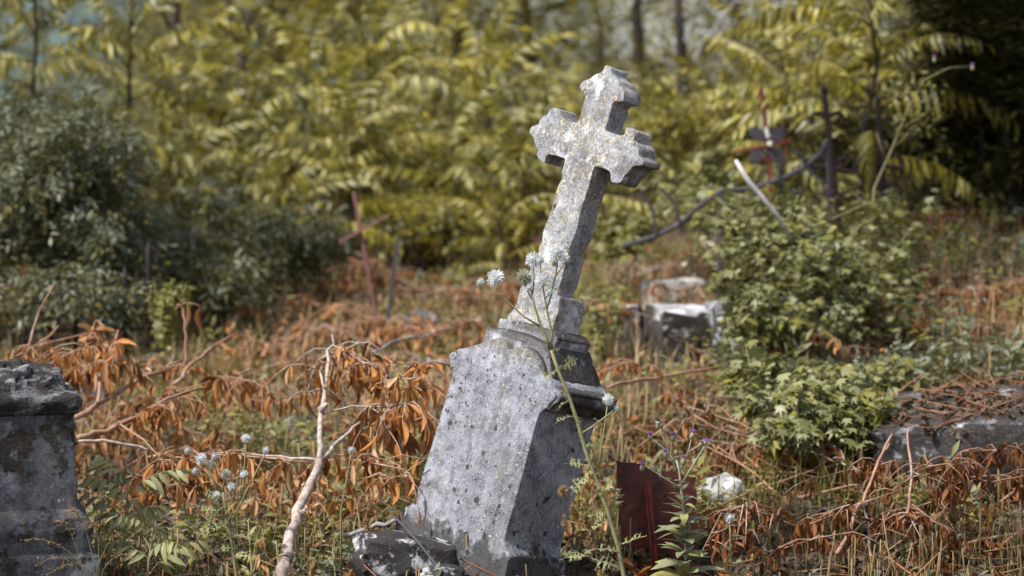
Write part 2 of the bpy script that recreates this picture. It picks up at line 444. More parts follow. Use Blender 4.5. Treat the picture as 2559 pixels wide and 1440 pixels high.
LEAF_DEAD = [leaf_tpl(random.uniform(.75, 1.05), random.uniform(.24, .38), 5, random.uniform(.2, .9), random.uniform(-.1, .35), s, twist=random.uniform(-1.6, 1.6), curl=random.uniform(.1, .9)) for s in range(14)]
LOBED = [lobed_tpl(5, random.uniform(0, .4), s) for s in range(4)]

# ------------------------------------------------------------------ ground
def grid_axis(lim, near, n):
    t = np.linspace(-1, 1, n); return np.sign(t) * (np.abs(t) * near + (np.abs(t) ** 6) * (lim - near))
gx = grid_axis(900, 9, 190); gy = np.concatenate([np.linspace(-60, 3, 14)[:-1], np.linspace(3, 18, 190)[:-1], 18 + (np.linspace(0, 1, 50) ** 3) * 900])
XX, YY = np.meshgrid(gx, gy)
ZZ = H(XX, YY)
gv = np.stack([XX, YY, ZZ], -1).reshape(-1, 3)
nx, ny = len(gx), len(gy)
ii = (np.arange(ny - 1)[:, None] * nx + np.arange(nx - 1)[None]).ravel()
gf = np.concatenate([np.stack([ii, ii + 1, ii + nx + 1], 1), np.stack([ii, ii + nx + 1, ii + nx], 1)])
t = NT('leaf_mould_soil')
co = t.n('TexCoord').outputs['Object']
c = t.mix(t.step(t.noise(co, 30, 8, .7), .35, .65), (.018, .013, .010), (.065, .045, .030))
c = t.mix(t.math('MULTIPLY', t.step(t.noise(co, 2.5, 6, .6), .48, .66), .7), c, (.16, .085, .04))
c = t.mix(t.math('MULTIPLY', t.step(t.noise(co, 1.1, 5, .6), .52, .66), .6), c, (.07, .065, .02))
bp = t.n('Bump', None, Strength=.8, Distance=.02, Height=t.noise(co, 45, 8, .7))
M['soil'] = t.done(t.n('BsdfPrincipled', None, Base_Color=c, Roughness=.95, Normal=bp.outputs[0]))
mb = MB(); mb.add(gv, gf)
tag(mb.obj('ground', M['soil']), 'dark leafy soil of the sloping old graveyard', None, None, 'structure')

# far wooded hill
mb = MB(); hv = []; hf = []; n = 120
for i in range(n):
    a = R(-50 + 100 * i / (n - 1))
    for k in range(6):
        d = 230 + k * 60
        hh = (k / 5) ** .8 * (40 * max(0, min(1, (-.02 - a) / .12)) + 2.5) * (1 + .15 * math.sin(i * .7) + .1 * math.sin(i * 2.1))
        hv.append((math.sin(a) * d, math.cos(a) * d, hh - (2 if k == 0 else 0) + .5))
for i in range(n - 1):
    for k in range(5):
        a = i * 6 + k
        hf += [(a, a + 1, a + 7), (a, a + 7, a + 6)]
mb.add(hv, hf)
t = NT('hazed_far_wood')
co = t.n('TexCoord').outputs['Object']
c = t.mix(t.step(t.noise(co, .09, 8, .7), .38, .62), (.022, .045, .060), (.075, .13, .115))  # bluish distance haze is put into this base colour
M['hill'] = t.done(t.n('BsdfPrincipled', None, Base_Color=c, Roughness=1.0))
tag(mb.obj('hills', M['hill']), 'distant blue green wooded hillside', None, None, 'structure')

# ------------------------------------------------------------------ stone builders
def densify(pts, step):
    out = []
    k = len(pts)
    for i in range(k):
        a, b = np.array(pts[i]), np.array(pts[(i + 1) % k])
        m = max(1, int(np.linalg.norm(b - a) / step))
        for j in range(m): out.append(a + (b - a) * j / m)
    return np.array(out)
def round_poly(p, it=1):
    for _ in range(it):
        q = np.roll(p, -1, 0); r0 = np.roll(p, 1, 0)
        p = .5 * p + .25 * q + .25 * r0
    return p
def extrude_profile(mb, pts, y0, y1, bev=.004, rough=.0012, step=.0045, seed=0, chip=2.0, smooth=1):
    p = round_poly(densify(pts, step), smooth)
    area = .5 * np.sum(p[:, 0] * np.roll(p[:, 1], -1) - np.roll(p[:, 0], -1) * p[:, 1])
    if area < 0: p = p[::-1]
    tg = np.roll(p, -1, 0) - np.roll(p, 1, 0); tg /= np.linalg.norm(tg, axis=1)[:, None] + 1e-9
    nrm = np.stack([tg[:, 1], -tg[:, 0]], 1)      # outward for ccw
    nz = np.array([noise.noise(Vector((q[0] * 22 + seed, q[1] * 22, seed))) for q in p])
    nf = np.array([noise.noise(Vector((q[0] * 75 + seed, q[1] * 75, seed))) for q in p])
    ch = bev * (.7 + .5 * nf + chip * np.maximum(0, nz - .18) * 3)
    ch = np.clip(ch, bev * .25, bev * 3)
    rings = []; ys = np.linspace(y0, y1, max(4, int((y1 - y0) / .012)))
    def ring(off, y):
        q = p - nrm * np.asarray(off).reshape(-1, 1)
        return np.c_[q[:, 0], np.broadcast_to(y, len(q)), q[:, 1]]
    rings.append(ring(ch, y0)); rings.append(ring(ch * .3, y0 + ch * .3)); rings.append(ring(ch * 0, y0 + ch))
    for k, y in enumerate(ys[1:-1]):
        nn = np.array([noise.noise(Vector((q[0] * 14 + seed, q[1] * 14, y * 14 + k))) for q in p])
        rings.append(ring(-rough * nn * 1.5, y))
    rings.append(ring(ch[::-1] * 0, y1 - ch)); rings.append(ring(ch, y1))
    n = len(p); V = np.concatenate(rings); F = []
    for i in range(len(rings) - 1):
        for j in range(n):
            a, b = i * n + j, i * n + (j + 1) % n
            F += [(a, b, b + n), (a, b + n, a + n)]
    for base, rg in ((0, rings[0]), ((len(rings) - 1) * n, rings[-1])):
        tri = geometry.tessellate_polygon([[Vector((q[0], q[2], 0)) for q in rg]])
        F += [tuple(base + k for k in tr) for tr in tri]
    mb.add(V, F)
def rock_mesh(name, mat, size, seed, boxy=.6, rough=.12, sub=4, fine=.02):
    bm = bmesh.new(); bmesh.ops.create_icosphere(bm, subdivisions=sub, radius=1)
    for v in bm.verts:
        d = v.co.normalized()
        m = max(abs(d.x), abs(d.y), abs(d.z))
        q = d.lerp(d / m, boxy) 
        n1 = noise.fractal(q * 1.3 + Vector((seed * 3.1, seed, 0)), 1, 2, 3)
        n2 = noise.fractal(q * 5 + Vector((seed, 0, seed * 2.3)), 1, 2, 4)
        q = q * (1 + rough * n1 + fine * n2)
        v.co = Vector((q.x * size[0] / 2, q.y * size[1] / 2, q.z * size[2] / 2))
    me = bpy.data.meshes.new(name); bm.to_mesh(me); bm.free()
    me.polygons.foreach_set('use_smooth', np.ones(len(me.polygons), bool)); me.set_sharp_from_angle(angle=R(38))
    me.materials.append(mat); return me
def stone_thing(px, py, D, size, label, mat, seed, yaw=0, tilt=(0, 0), cat='stone', name='stone_block', boxy=.75, rough=.1, sink=.15, ground=True, group=None):
    """centre bottom at pixel px,py"""
    p = W(px, py, D)
    if ground:
        p = onto(G(px, py)); size = tuple(q * p.y / D for q in size)
    o = link(name, rock_mesh(name, mat, size, seed, boxy, rough))
    o.matrix_basis = Matrix.Translation(p + Vector((0, 0, size[2] * (.5 - sink)))) @ Matrix.Rotation(yaw, 4, 'Z') @ Matrix.Rotation(tilt[0], 4, 'X') @ Matrix.Rotation(tilt[1], 4, 'Y')
    return tag(o, label, cat, group)

# ------------------------------------------------------------------ the leaning cross monument
TH, RO = R(46), R(15.5)
Rm = Matrix.Rotation(RO, 3, 'Y') @ Matrix.Rotation(-TH, 3, 'Z')     # columns: local x,y(depth),z
LX, LY, LZ = Rm.col[0], Rm.col[1], Rm.col[2]
O0 = W(1330, 1100, 5.98)
MON = Matrix.Translation(O0) @ Rm.to_4x4()
def loc(px, py, y=0.0):
    d = ray(px, py); e = Vector((0, 0, EYE)); o = O0 + LY * y
    s = (o - e).dot(LY) / d.dot(LY); q = e + d * s - o
    return (q.dot(LX), q.dot(LZ))
def crop(pts, ox, oy, sc, y): return [loc(ox + a / sc, oy + b / sc, y) for a, b in pts]
ms_cross = stone_mat('lichened_cross_stone', (.33, .335, .36), (.18, .183, .20), spots=.30, crust=.10, ochre=1.5, cream=1.25, streak=.3, white=.2)
ms_face = stone_mat('weathered_pedestal_stone', (.29, .297, .335), (.165, .17, .19), spots=.95, crust=.02, ochre=.35, cream=.8, streak=.7, grime=-.28, topli=.15)
ms_cap = stone_mat('dark_crusted_cap_stone', (.28, .28, .30), (.14, .14, .15), spots=.8, crust=1.2, ochre=.3, cream=.3, streak=.3, white=.3, toponly=1.0, crustcol=(.028, .024, .023))
ms_corn = stone_mat('dark_cornice_stone', (.24, .24, .25), (.11, .11, .115), spots=.7, crust=.62, ochre=.2, cream=.2, streak=.2, white=.75, crustcol=(.024, .021, .020))
mon = thing('grave_monument', None, 'tall leaning grey stone cross on a tapered pedestal, speckled with lichen', 'gravestone', M=MON)
yc = .072
cross_px = [(750,150),(790,165),(786,205),(802,226),(832,246),(835,275),(856,300),(862,330),(857,368),(805,370),(790,385),(782,430),(770,470),(745,543),
 (800,560),(845,572),(862,560),(870,532),(882,521),(925,543),(925,588),(918,604),(945,630),(950,662),(944,692),(980,720),(975,752),(922,755),(905,770),(893,792),(862,815),(850,842),(828,862),(785,855),(779,840),(783,803),(765,780),(690,758),(676,775),(662,835),(650,880),(634,930),(614,985),(600,1035),(575,1150),(545,1220),(528,1275)]
cross_l = [(345,1290),(355,1230),(380,1140),(400,1090),(432,1000),(442,960),(465,875),(490,830),(485,800),(500,760),(510,712),(450,692),(408,688),(390,705),(384,738),(352,720),(336,690),(340,656),(325,640),(322,610),(315,576),(298,566),(293,540),(310,515),(350,505),(355,480),(375,456),(400,450),(415,420),(440,405),(478,416),(482,445),(494,476),(520,486),(580,498),(595,470),(605,430),(620,380),(628,340),(620,318),(604,304),(588,292),(595,270),(610,250),(640,235),(656,234),(680,212),(702,200),(722,197),(735,184)]
pr = crop(cross_px, 1200, 100, 2.4, yc) + crop([(800,320),(770,420),(745,640)], 1060, 600, 2.4, yc) + crop([(470,640),(500,455),(548,400),(575,290)], 1060, 600, 2.4, yc) + crop(cross_l, 1200, 100, 2.4, yc)
mb = MB(); extrude_profile(mb, pr, yc, yc + .066, .003, .0012, seed=3, chip=2.4)
mb.obj('cross', ms_cross, mon, sharp=42, fix=True)
# moulded foot of the shaft
def block(name, pl, y0, y1, mat, bev=.004, seed=0):
    mb = MB(); extrude_profile(mb, pl, y0, y1, bev, .002, seed=seed, smooth=1); return mb.obj(name, mat, mon, sharp=42, fix=True)
yb = .058
block('shaft_foot', crop([(812,332),(806,420),(778,500),(770,530),(740,660),(480,640),(520,455),(560,440),(690,470),(790,332)], 1060, 600, 2.4, yb), yb, yb + .098, ms_cross, seed=11)
yb = .045
block('plinth_step', crop([(450,470),(560,480),(700,520),(776,545),(800,590),(760,690),(380,690),(440,520)], 1060, 600, 2.4, yb), yb, yb + .125, ms_cap, seed=14)
yb = .022
block('plinth', crop([(372,525),(470,525),(600,560),(740,625),(752,700),(770,840),(300,760),(355,600)], 1060, 600, 2.4, yb), yb, yb + .165, ms_cap, seed=17)
# pedestal: flat front cut to an ogee outline, mouldings run along the flanks
pf = crop([(150,692),(156,676),(196,664),(205,648),(230,652),(330,622),(400,600),(432,588),(466,590),(490,612),(502,660),(545,646),(590,640),(640,670),(672,720),(692,772),(716,812),(752,850),(792,915),(784,950),(758,975),(742,990),(740,1008),(704,1022),(692,1042)], 1060, 600, 2.4, 0) \
   + crop([(1215,470),(1195,530),(1165,650),(1120,820),(1070,1000),(1030,1130),(1008,1212),(1012,1255),(1036,1318),(1012,1440),(960,1640)], 840, 840, 2.4, 0) \
   + crop([(190,1600),(300,1330),(330,1240),(345,1180),(370,1080),(396,1024),(438,1020),(460,1000),(520,820),(570,660),(610,530),(660,360),(690,260),(698,210),(685,188)], 840, 840, 2.4, 0)
mb = MB(); extrude_profile(mb, pf, 0, .212, .0038, .0014, step=.005, seed=21, chip=4.0)
mb.obj('pedestal', ms_face, mon, sharp=42, fix=True)
# dark crusted ledge: bell-shaped cap riding on the flank, 3 mm proud
bell = crop([(560,650),(600,642),(642,668),(674,716),(692,765),(703,812),(724,848),(758,876),(806,902),(808,916),(780,922),(700,900),(600,800)], 1060, 600, 2.4, 0)
mb = MB(); extrude_profile(mb, [(a + .0045, b + .0035) for a, b in bell], .010, .216, .0025, .0012, seed=29, smooth=1)
mb.obj('cap_moulding', ms_cap, mon, sharp=42, fix=True)
corn = crop([(650,930),(760,905),(786,906),(801,918),(806,936),(800,955),(784,970),(764,976),(752,986),(746,1000),(726,1012),(700,1020),(650,1010)], 1060, 600, 2.4, 0)
mb = MB(); extrude_profile(mb, [(a + .004, b - .001) for a, b in corn], .006, .217, .003, .0015, seed=33, smooth=1)
mb.obj('cornice', ms_corn, mon, sharp=50, fix=True)
# iron rod lying against the foot
mb = MB(); mb.tube([W(985,1290,5.86), W(1040,1350,5.80), W(1085,1405,5.76), W(1130,1470,5.72)], [.0035, .004, .004, .004], 6)
rod = mb.obj('iron_rod', M['iron_grey']); tag(rod, 'thin rusty iron rod leaning across the foot of the cross monument', 'rod')
mb = MB()
for k in range(3):
    mb.tube([W(1045 + 18 * math.cos(a * .7 + k), 1368 + 9 * math.sin(a * .7 + k * 2) + k * 5, 5.80 + .006 * k) for a in range(10)], .0012, 4)
mb.obj('wire', M['iron_dark'], rod)

# ------------------------------------------------------------------ dark pedestal on the left
ms_left = stone_mat('dark_weathered_stone', (.11, .115, .13), (.06, .062, .068), spots=.55, crust=.55, ochre=.12, cream=.25, streak=.7, white=.15, sc=.9)
ms_ltop = stone_mat('moss_crusted_top', (.15, .15, .16), (.08, .08, .085), spots=.6, crust=.88, ochre=.3, cream=.3, streak=.2, white=.5, crustcol=(.012, .010, .009))
lb = W(-112, 1200, 5.6)
lm = thing('stone_pedestal', None, 'dark grey broken pedestal with blackened moulded top, cross missing', 'gravestone', M=Matrix.Translation((lb.x, lb.y + .17, 0)) @ Matrix.Rotation(R(15), 4, 'Z'))
def moulded(name, prof, mat, hw, hd, seed, amp=.004, topamp=0.0):
    mb = MB(); V = []; F = []; side = 40
    pq = []
    for (a0, b0), (a1, b1) in zip(prof[:-1], prof[1:]): pq += [(a0 + (a1 - a0) * q / 3, b0 + (b1 - b0) * q / 3) for q in range(3)]
    prof = pq + [prof[-1]]
    base = []
    for s in range(4):
        for j in range(side):
            u = -1 + 2 * j / side
            base.append({0: (u, -1), 1: (1, u), 2: (-u, 1), 3: (-1, -u)}[s])
    n = len(base)
    for k, (off, z) in enumerate(prof):
        for (u, v) in base:
            x = u * (hw + off); y = v * (hd + off)
            q = Vector((x * 9 + seed, y * 9, z * 9)); d = noise.fractal(q, 1, 2, 4) + .45 * noise.fractal(q * 4.2, 1, 2, 4)
            c = 1 - .012 * (abs(u) > .99 and abs(v) > .99)
            V.append((x * c + amp * d * u, y * c + amp * d * v, z + topamp * d * (1 if k > len(prof) - 14 else 0)))
    for k in range(len(prof) - 1):
        for j in range(n):
            a, b = k * n + j, k * n + (j + 1) % n
            F += [(a, b, b + n), (a, b + n, a + n)]
    V.append((0, 0, prof[-1][1] + .01)); V.append((0, 0, prof[0][1]))
    for j in range(n):
        F.append(((len(prof) - 1) * n + j, (len(prof) - 1) * n + (j + 1) % n, len(V) - 2)); F.append(((j + 1) % n, j, len(V) - 1))
    mb.add(V, F); return mb.obj(name, mat, lm, sharp=50, fix=True)
def zl(py): return W(150, py, 5.6).z
HW, HD = .238, .17
zz = [zl(q) for q in (1500, 1440, 1400, 1360, 1330, 1295)]
moulded('base', [(.05, -.2), (.05, zz[1]), (.045, zz[2]), (.026, zz[2] + .01), (.03, zz[3]), (.036, zz[4]), (.018, zz[5] - .005), (.002, zz[5] + .012)], ms_left, HW, HD, 2, .006)
moulded('die', [(0.0, zz[5] + .012)] + [(-.006 * k / 6, zz[5] + .014 + (zl(1045) - zz[5] - .014) * k / 6) for k in range(7)], ms_left, HW, HD, 5, .003)
moulded('cornice', [(-.004, zl(1045)), (.003, zl(1040)), (.006, zl(1033)), (.011, zl(1020)), (.011, zl(1008)), (.006, zl(998)), (-.012, zl(992)), (-.03, zl(985))], ms_ltop, HW, HD, 8, .007)
moulded('broken_top', [(-.03, zl(986)), (-.04, zl(972)), (-.047, zl(958)), (-.06, zl(948)), (-.09, zl(942)), (-.12, zl(936)), (-.145, zl(930))], ms_ltop, HW, HD, 12, .022, .022)

# ------------------------------------------------------------------ stones
ms_white = stone_mat('pale_limestone', (.34, .33, .31), (.22, .21, .20), spots=.4, crust=.3, ochre=.25, cream=.6, streak=.3, white=.35, sc=.7)
ms_mix = stone_mat('moss_blackened_limestone', (.34, .335, .345), (.22, .215, .22), spots=.5, crust=1.25, toponly=-1.0, ochre=.1, cream=.2, streak=.4, white=.5, sc=.75, crustcol=(.016, .012, .009))
ms_grey = stone_mat('grey_kerb_stone', (.25, .26, .29), (.15, .155, .17), spots=.3, crust=.5, ochre=.2, cream=.2, streak=.4, white=.25, sc=.6)
ms_slab = stone_mat('crusted_slab', (.20, .205, .22), (.10, .10, .105), spots=.4, crust=.95, ochre=.1, cream=.2, streak=.3, white=.45, sc=.7, crustcol=(.020, .016, .014))
ms_rub = stone_mat('black_moss_rubble', (.46, .46, .48), (.26, .26, .27), spots=.6, crust=.95, ochre=.1, cream=.3, streak=.1, white=.35, crustcol=(.010, .008, .007))
stone_thing(1010, 1470, 5.86, (.26, .16, .13), 'broken white stone with black moss at the foot of the cross', ms_rub, 4, R(12), (R(4), R(9)), 'rubble', 'stone_fragment', .55, .16, .0, False)
stone_thing(1105, 1475, 5.74, (.10, .09, .06), 'small blackened stone chip against the lower front of the cross pedestal', ms_rub, 9, R(40), (0, 0), 'rubble', 'stone_fragment', .4, .2, .0, False)
stone_thing(1795, 1300, 6.55, (.155, .14, .125), 'rough white rock beside the rust red plate', ms_white, 13, R(20), (R(5), R(-18)), 'rock', 'rock', .45, .2, .1)
stone_thing(1682, 808, 8.95, (.215, .18, .17), 'pale cream stone block standing behind the blackened one', ms_white, 22, R(12), (0, R(-3)), 'stone block', boxy=.9, rough=.06, sink=.05)
stone_thing(1732, 918, 8.45, (.31, .27, .215), 'large stone block with black mossy front and white top', ms_mix, 31, R(14), (R(3), R(2)), 'stone block', boxy=.9, rough=.07, sink=.05)
stone_thing(1574, 896, 8.6, (.105, .11, .20), 'small black upright stone with white edge', ms_mix, 37, R(-12), (R(-6), R(-9)), 'stone block', boxy=.92, rough=.06, sink=.08)
stone_thing(1960, 875, 8.9, (.56, .22, .20), 'long grey grave kerb half hidden under the leafy shrub', ms_grey, 41, R(8), (0, R(-3)), 'kerb', 'grave_kerb', boxy=.95, rough=.04, sink=.05)
stone_thing(1990, 960, 8.4, (.5, .14, .09), 'low grey stone edging in front of the long kerb', ms_grey, 44, R(6), (0, R(-2)), 'kerb', 'grave_kerb', boxy=.95, rough=.05, sink=.1)
stone_thing(2470, 1180, 6.75, (.62, .42, .22), 'broad ruined grave slab heaped with dead twigs', ms_slab, 52, R(-14), (R(10), R(-7)), 'grave slab', 'grave_slab', boxy=.92, rough=.08, sink=.12)
stone_thing(232, 1020, 7.3, (.075, .1, .12), 'small grey stone stump behind the dark pedestal', ms_grey, 57, R(10), (0, 0), 'stone block', boxy=.9, rough=.06, sink=.1)
stone_thing(1095, 935, 8.3, (.16, .1, .06), 'flat whitish stone lying behind the pedestal among lime leaves', ms_mix, 61, R(25), (0, R(6)), 'stone block', boxy=.8, rough=.15, sink=.2)
stone_thing(1060, 850, 9.2, (.14, .1, .11), 'grey weathered rubble lump in the dry brush', ms_grey, 64, R(-20), (0, R(12)), 'rubble', 'stone_fragment', boxy=.6, rough=.2, sink=.1)
ROOT_OK = True

# ------------------------------------------------------------------ rust red plate on a post
D = 6.25
pl = thing('metal_plate', onto(W(1632, 1400, D)), 'rust red sheet metal plate on a short iron post', 'plate')
bx = pl.location.copy()
c4 = [W(1540,1150,D), W(1738,1192,D+.04), W(1742,1396,D+.04), W(1548,1360,D)]
mb = MB(); V = []; F = []; n = 10
nrm = (c4[1] - c4[0]).cross(c4[3] - c4[0]).normalized()
if nrm.y > 0: nrm = -nrm
for side in (0, 1):
    for i in range(n + 1):
        for j in range(n + 1):
            u, v = i / n, j / n
            p = (c4[0] * (1 - u) + c4[1] * u) * (1 - v) + (c4[3] * (1 - u) + c4[2] * u) * v
            p = p + nrm * (.012 * math.sin(u * 3.2) * math.sin(v * 2.5 + .4) + .008 * max(0, u - .8) * 5 * max(0, .3 - v) * 3 + .002 * noise.noise(Vector((u * 7, v * 7, 1)))) - nrm * .003 * side
            e = .007 * noise.noise(Vector((u * 6, v * 6, 4))) * (i in (0, n) or j in (0, n))
            V.append(p - bx + Vector((e, 0, e)))
m2 = (n + 1) ** 2
for i in range(n):
    for j in range(n):
        a = i * (n + 1) + j
        for o, fl in ((0, 0), (m2, 1)):
            q = [a + o, a + n + 1 + o, a + n + 2 + o, a + 1 + o]
            if fl: q.reverse()
            F += [(q[0], q[1], q[2]), (q[0], q[2], q[3])]
edge = [i * (n + 1) for i in range(n)] + [n * (n + 1) + j for j in range(n)] + [(n - i) * (n + 1) + n for i in range(n)] + [n - j for j in range(n)]
for k in range(len(edge)):
    a, b = edge[k], edge[(k + 1) % len(edge)]
    F += [(a, b, b + m2), (a, b + m2, a + m2)]
mb.add([tuple(q) for q in V], F); mb.obj('sheet', M['plate'], pl, sharp=50, fix=True)
mb = MB()
a, b = W(1618,1206,D-.02), W(1645,1500,D-.02)
ax = (b - a); ang = math.atan2(ax.x, -ax.z)
Mx = Matrix.Translation((a + b) / 2 - bx) @ Matrix.Rotation(-ang, 4, 'Y')
mb.box(Mx, .017, .004, ax.length); mb.box(Mx @ Matrix.Translation((-.0072, -.009, 0)), .0035, .016, ax.length)
mb.obj('post', M['iron_red'], pl, smooth=False)
mb = MB(); mb.box(Mx @ Matrix.Translation((.004, -.004, .02)), .004, .003, .05); 
mb.obj('bolt_strap', M['iron_grey'], pl, smooth=False)

# ------------------------------------------------------------------ iron crosses, rails, stick
def bar_between(mb, a, b, w, d=None):
    ax = b - a; q = ax.to_track_quat('Z', 'Y').to_matrix().to_4x4()
    mb.box(Matrix.Translation((a + b) / 2) @ q, w, d or w, ax.length)
def iron(name, label, cat, base, parts):
    t = thing(name, base, label, cat)
    for nm, mat, fn in parts:
        mb = MB(); fn(mb); 
        for k in range(len(mb.v)): mb.v[k] = mb.v[k] - np.array(base)
        mb.obj(nm, mat, t, sharp=40)
    return t
D = 9.9
iron('iron_cross', 'slender rusted iron cross leaning in front of the sumac thicket', 'grave cross', onto(W(958, 690, D)), [
    ('upright', M['iron_brown'], lambda m: bar_between(m, W(884,480,D), onto(W(962,690,D), -.1), .027, .012)),
    ('crossbar', M['iron_brown'], lambda m: bar_between(m, W(848,606,D-.015), W(976,535,D-.015), .032, .010))])
iron('iron_stake', 'short dark iron stake tilted beside the slender iron cross', 'stake', onto(W(955, 680, D)), [
    ('shaft', M['iron_grey'], lambda m: bar_between(m, W(994,600,D-.2), onto(W(950,690,D-.2), -.08), .03, .014))])
D2 = 10.0
def petals(m):
    for k in range(4):
        a = R(45 + 90 * k); c = W(1918, 362, D2 - .03)
        dx = Vector((math.cos(a), 0, math.sin(a))); dy = Vector((-math.sin(a), 0, math.cos(a)))
        pts = [c + dx * .015, c + dx * .05 + dy * .028, c + dx * .09 + dy * .02, c + dx * .1, c + dx * .09 - dy * .02, c + dx * .05 - dy * .028]
        v = [tuple(p) for p in pts] + [tuple(p + Vector((0, .008, 0))) for p in pts]
        f = [(0, i, i + 1) for i in range(1, 5)] + [(6, 6 + i + 1, 6 + i) for i in range(1, 5)]
        for i in range(6): j = (i + 1) % 6; f += [(i, j, j + 6), (i, j + 6, i + 6)]
        m.add(v, f)
iron('iron_cross', 'bright red rusted iron cross with a grey rosette at its centre', 'grave cross', onto(W(1930, 470, D2)), [
    ('upright', M['iron_red'], lambda m: (bar_between(m, W(1902,222,D2), W(1920,360,D2), .040, .014), bar_between(m, W(1920,362,D2), onto(W(1938,480,D2), -.1), .036, .014))),
    ('crossbar', M['iron_red'], lambda m: (bar_between(m, W(1824,382,D2-.014), W(1975,352,D2-.014), .036, .010))),
    ('brace', M['iron_red'], lambda m: (bar_between(m, W(1885,338,D2-.012), W(1965,340,D2-.012), .03, .008), bar_between(m, W(1962,340,D2-.012), W(1962,392,D2-.012), .03, .008), bar_between(m, W(1885,400,D2-.012), W(1965,400,D2-.012), .02, .008))),
    ('rosette', M['iron_grey'], petals),
    ('boss', M['white'], lambda m: (m.tube([W(1924,360,D2-.05), W(1924,360,D2-.03)], [.008, .013], 10), m.tube([W(1914,318,D2-.02), W(1920,344,D2-.02)], [.008, .011], 8)))])
mb = MB(); mb.tube([W(1838,400,8.4), W(1865,446,8.4), W(1900,488,8.4), W(1940,535,8.42), W(1975,600,8.45)], [.007, .009, .009, .008, .008], 8, .05)
tag(mb.obj('stick', M['whitewood']), 'bleached white stick leaning below the red iron cross', 'stick')
D3 = 9.6
def rail(m): m.tube([W(a, b, D3) for a, b in ((1560,615),(1640,590),(1700,560),(1740,520),(1802,478),(1878,471),(1949,449),(2011,418),(2050,385),(2069,355))], .010, 8)
def picket(a, b, c, d):
    mx, my = (a + c) / 2 + 12, (b + d) / 2 - 8
    return lambda m: m.tube([W(a, b, D3 - .01), W(mx, my, D3 - .01), W(c, d, D3 - .01)], .007, 6)
PK = [('bar', M['iron_grey'], picket(*q)) for q in ((1640,590,1600,480),(1700,560,1650,470),(1878,471,1890,560),(1949,449,1915,380),(2011,418,1975,375),(2011,418,2070,500),(1949,449,2000,540),(1802,478,1790,560))]
iron('iron_rail', 'bent dark wrought iron grave railing collapsed in the brush', 'railing', onto(W(1850, 590, D3)), [('rail', M['iron_grey'], rail)] + PK + [
    ('foot', M['iron_grey'], lambda m: m.tube([W(1802,478,D3), onto(W(1796,600,D3), -.06)], .01, 6)), ('foot', M['iron_grey'], lambda m: m.tube([W(2069,355,D3), onto(W(2085,560,D3), -.06)], .01, 6))])
def scroll(m, cx, cy, D, sx, turn=1.2, r0=.06):
    pts = []
    for i in range(14):
        a = turn * math.pi * i / 13; r = r0 * (1 - .72 * i / 13)
        q = W(cx, cy, D); pts.append(q + Vector((sx * (r0 - r * math.cos(a)), 0, r * math.sin(a))))
    m.tube(pts, .009, 6)
def black_cross(px, py, lean, D, label, h=.28):
    top = W(px, py, D); foot = onto(W(px + lean, py + 330, D), -.08)
    md = top.lerp(foot, .32)
    def orn(k, s, sx):
        q = top.lerp(foot, k); pts = []
        for i in range(12):
            a = 1.25 * math.pi * i / 11; r = s * (1 - .65 * i / 11)
            pts.append(q + Vector((sx * (s - r * math.cos(a)), 0, r * math.sin(a))))
        return lambda m: m.tube(pts, .009, 6)
    iron('wrought_iron_cross', label, 'grave cross', onto(W(px + lean, py + 330, D)), [
        ('upright', M['iron_dark'], lambda m: (m.tube([top, md, foot], [.012, .014, .014], 6), m.tube([top + Vector((0, 0, .03)), top + Vector((0, 0, .012)), top], [.004, .016, .012], 8))),
        ('crossbar', M['iron_dark'], lambda m: m.tube([md + Vector((-.09, 0, .015)), md, md + Vector((.09, 0, -.015))], [.013, .012, .013], 6)),
        ] + [('scroll', M['iron_dark'], orn(k, sz, sx)) for k, sz in ((.12, .045), (.32, .06), (.46, .05)) for sx in (-1, 1)])
black_cross(2060, 232, 70, 9.9, 'black wrought iron cross with scrolls, nearer the red cross')
black_cross(2195, 258, 25, 10.2, 'black wrought iron cross with scrolls, beside the dark evergreen')
# low iron fence under the left bush
D4 = 9.3
fb = onto(W(300, 830, D4))
fence = thing('iron_fence', fb, 'dark red iron grave fence with pointed bars under the grey green bush', 'fence')
for px, py in ((371,605),(312,668),(250,735),(188,740),(125,745),(60,750)):
    mb = MB(); tp = W(px, py, D4); bt = onto(tp, -.08)
    mb.tube([tp - fb, tp - fb + Vector((0, 0, -.05)), tp - fb + Vector((0, 0, -.09)), bt - fb], [.003, .014, .010, .010], 6)
    mb.obj('picket', M['iron_dark'], fence)
for py in (737, 822):
    mb = MB(); bar_between(mb, W(20, py + 8, D4 + .012) - fb, W(385, py, D4 + .012) - fb, .022, .008); mb.obj('rail', M['iron_dark'], fence, smooth=False)

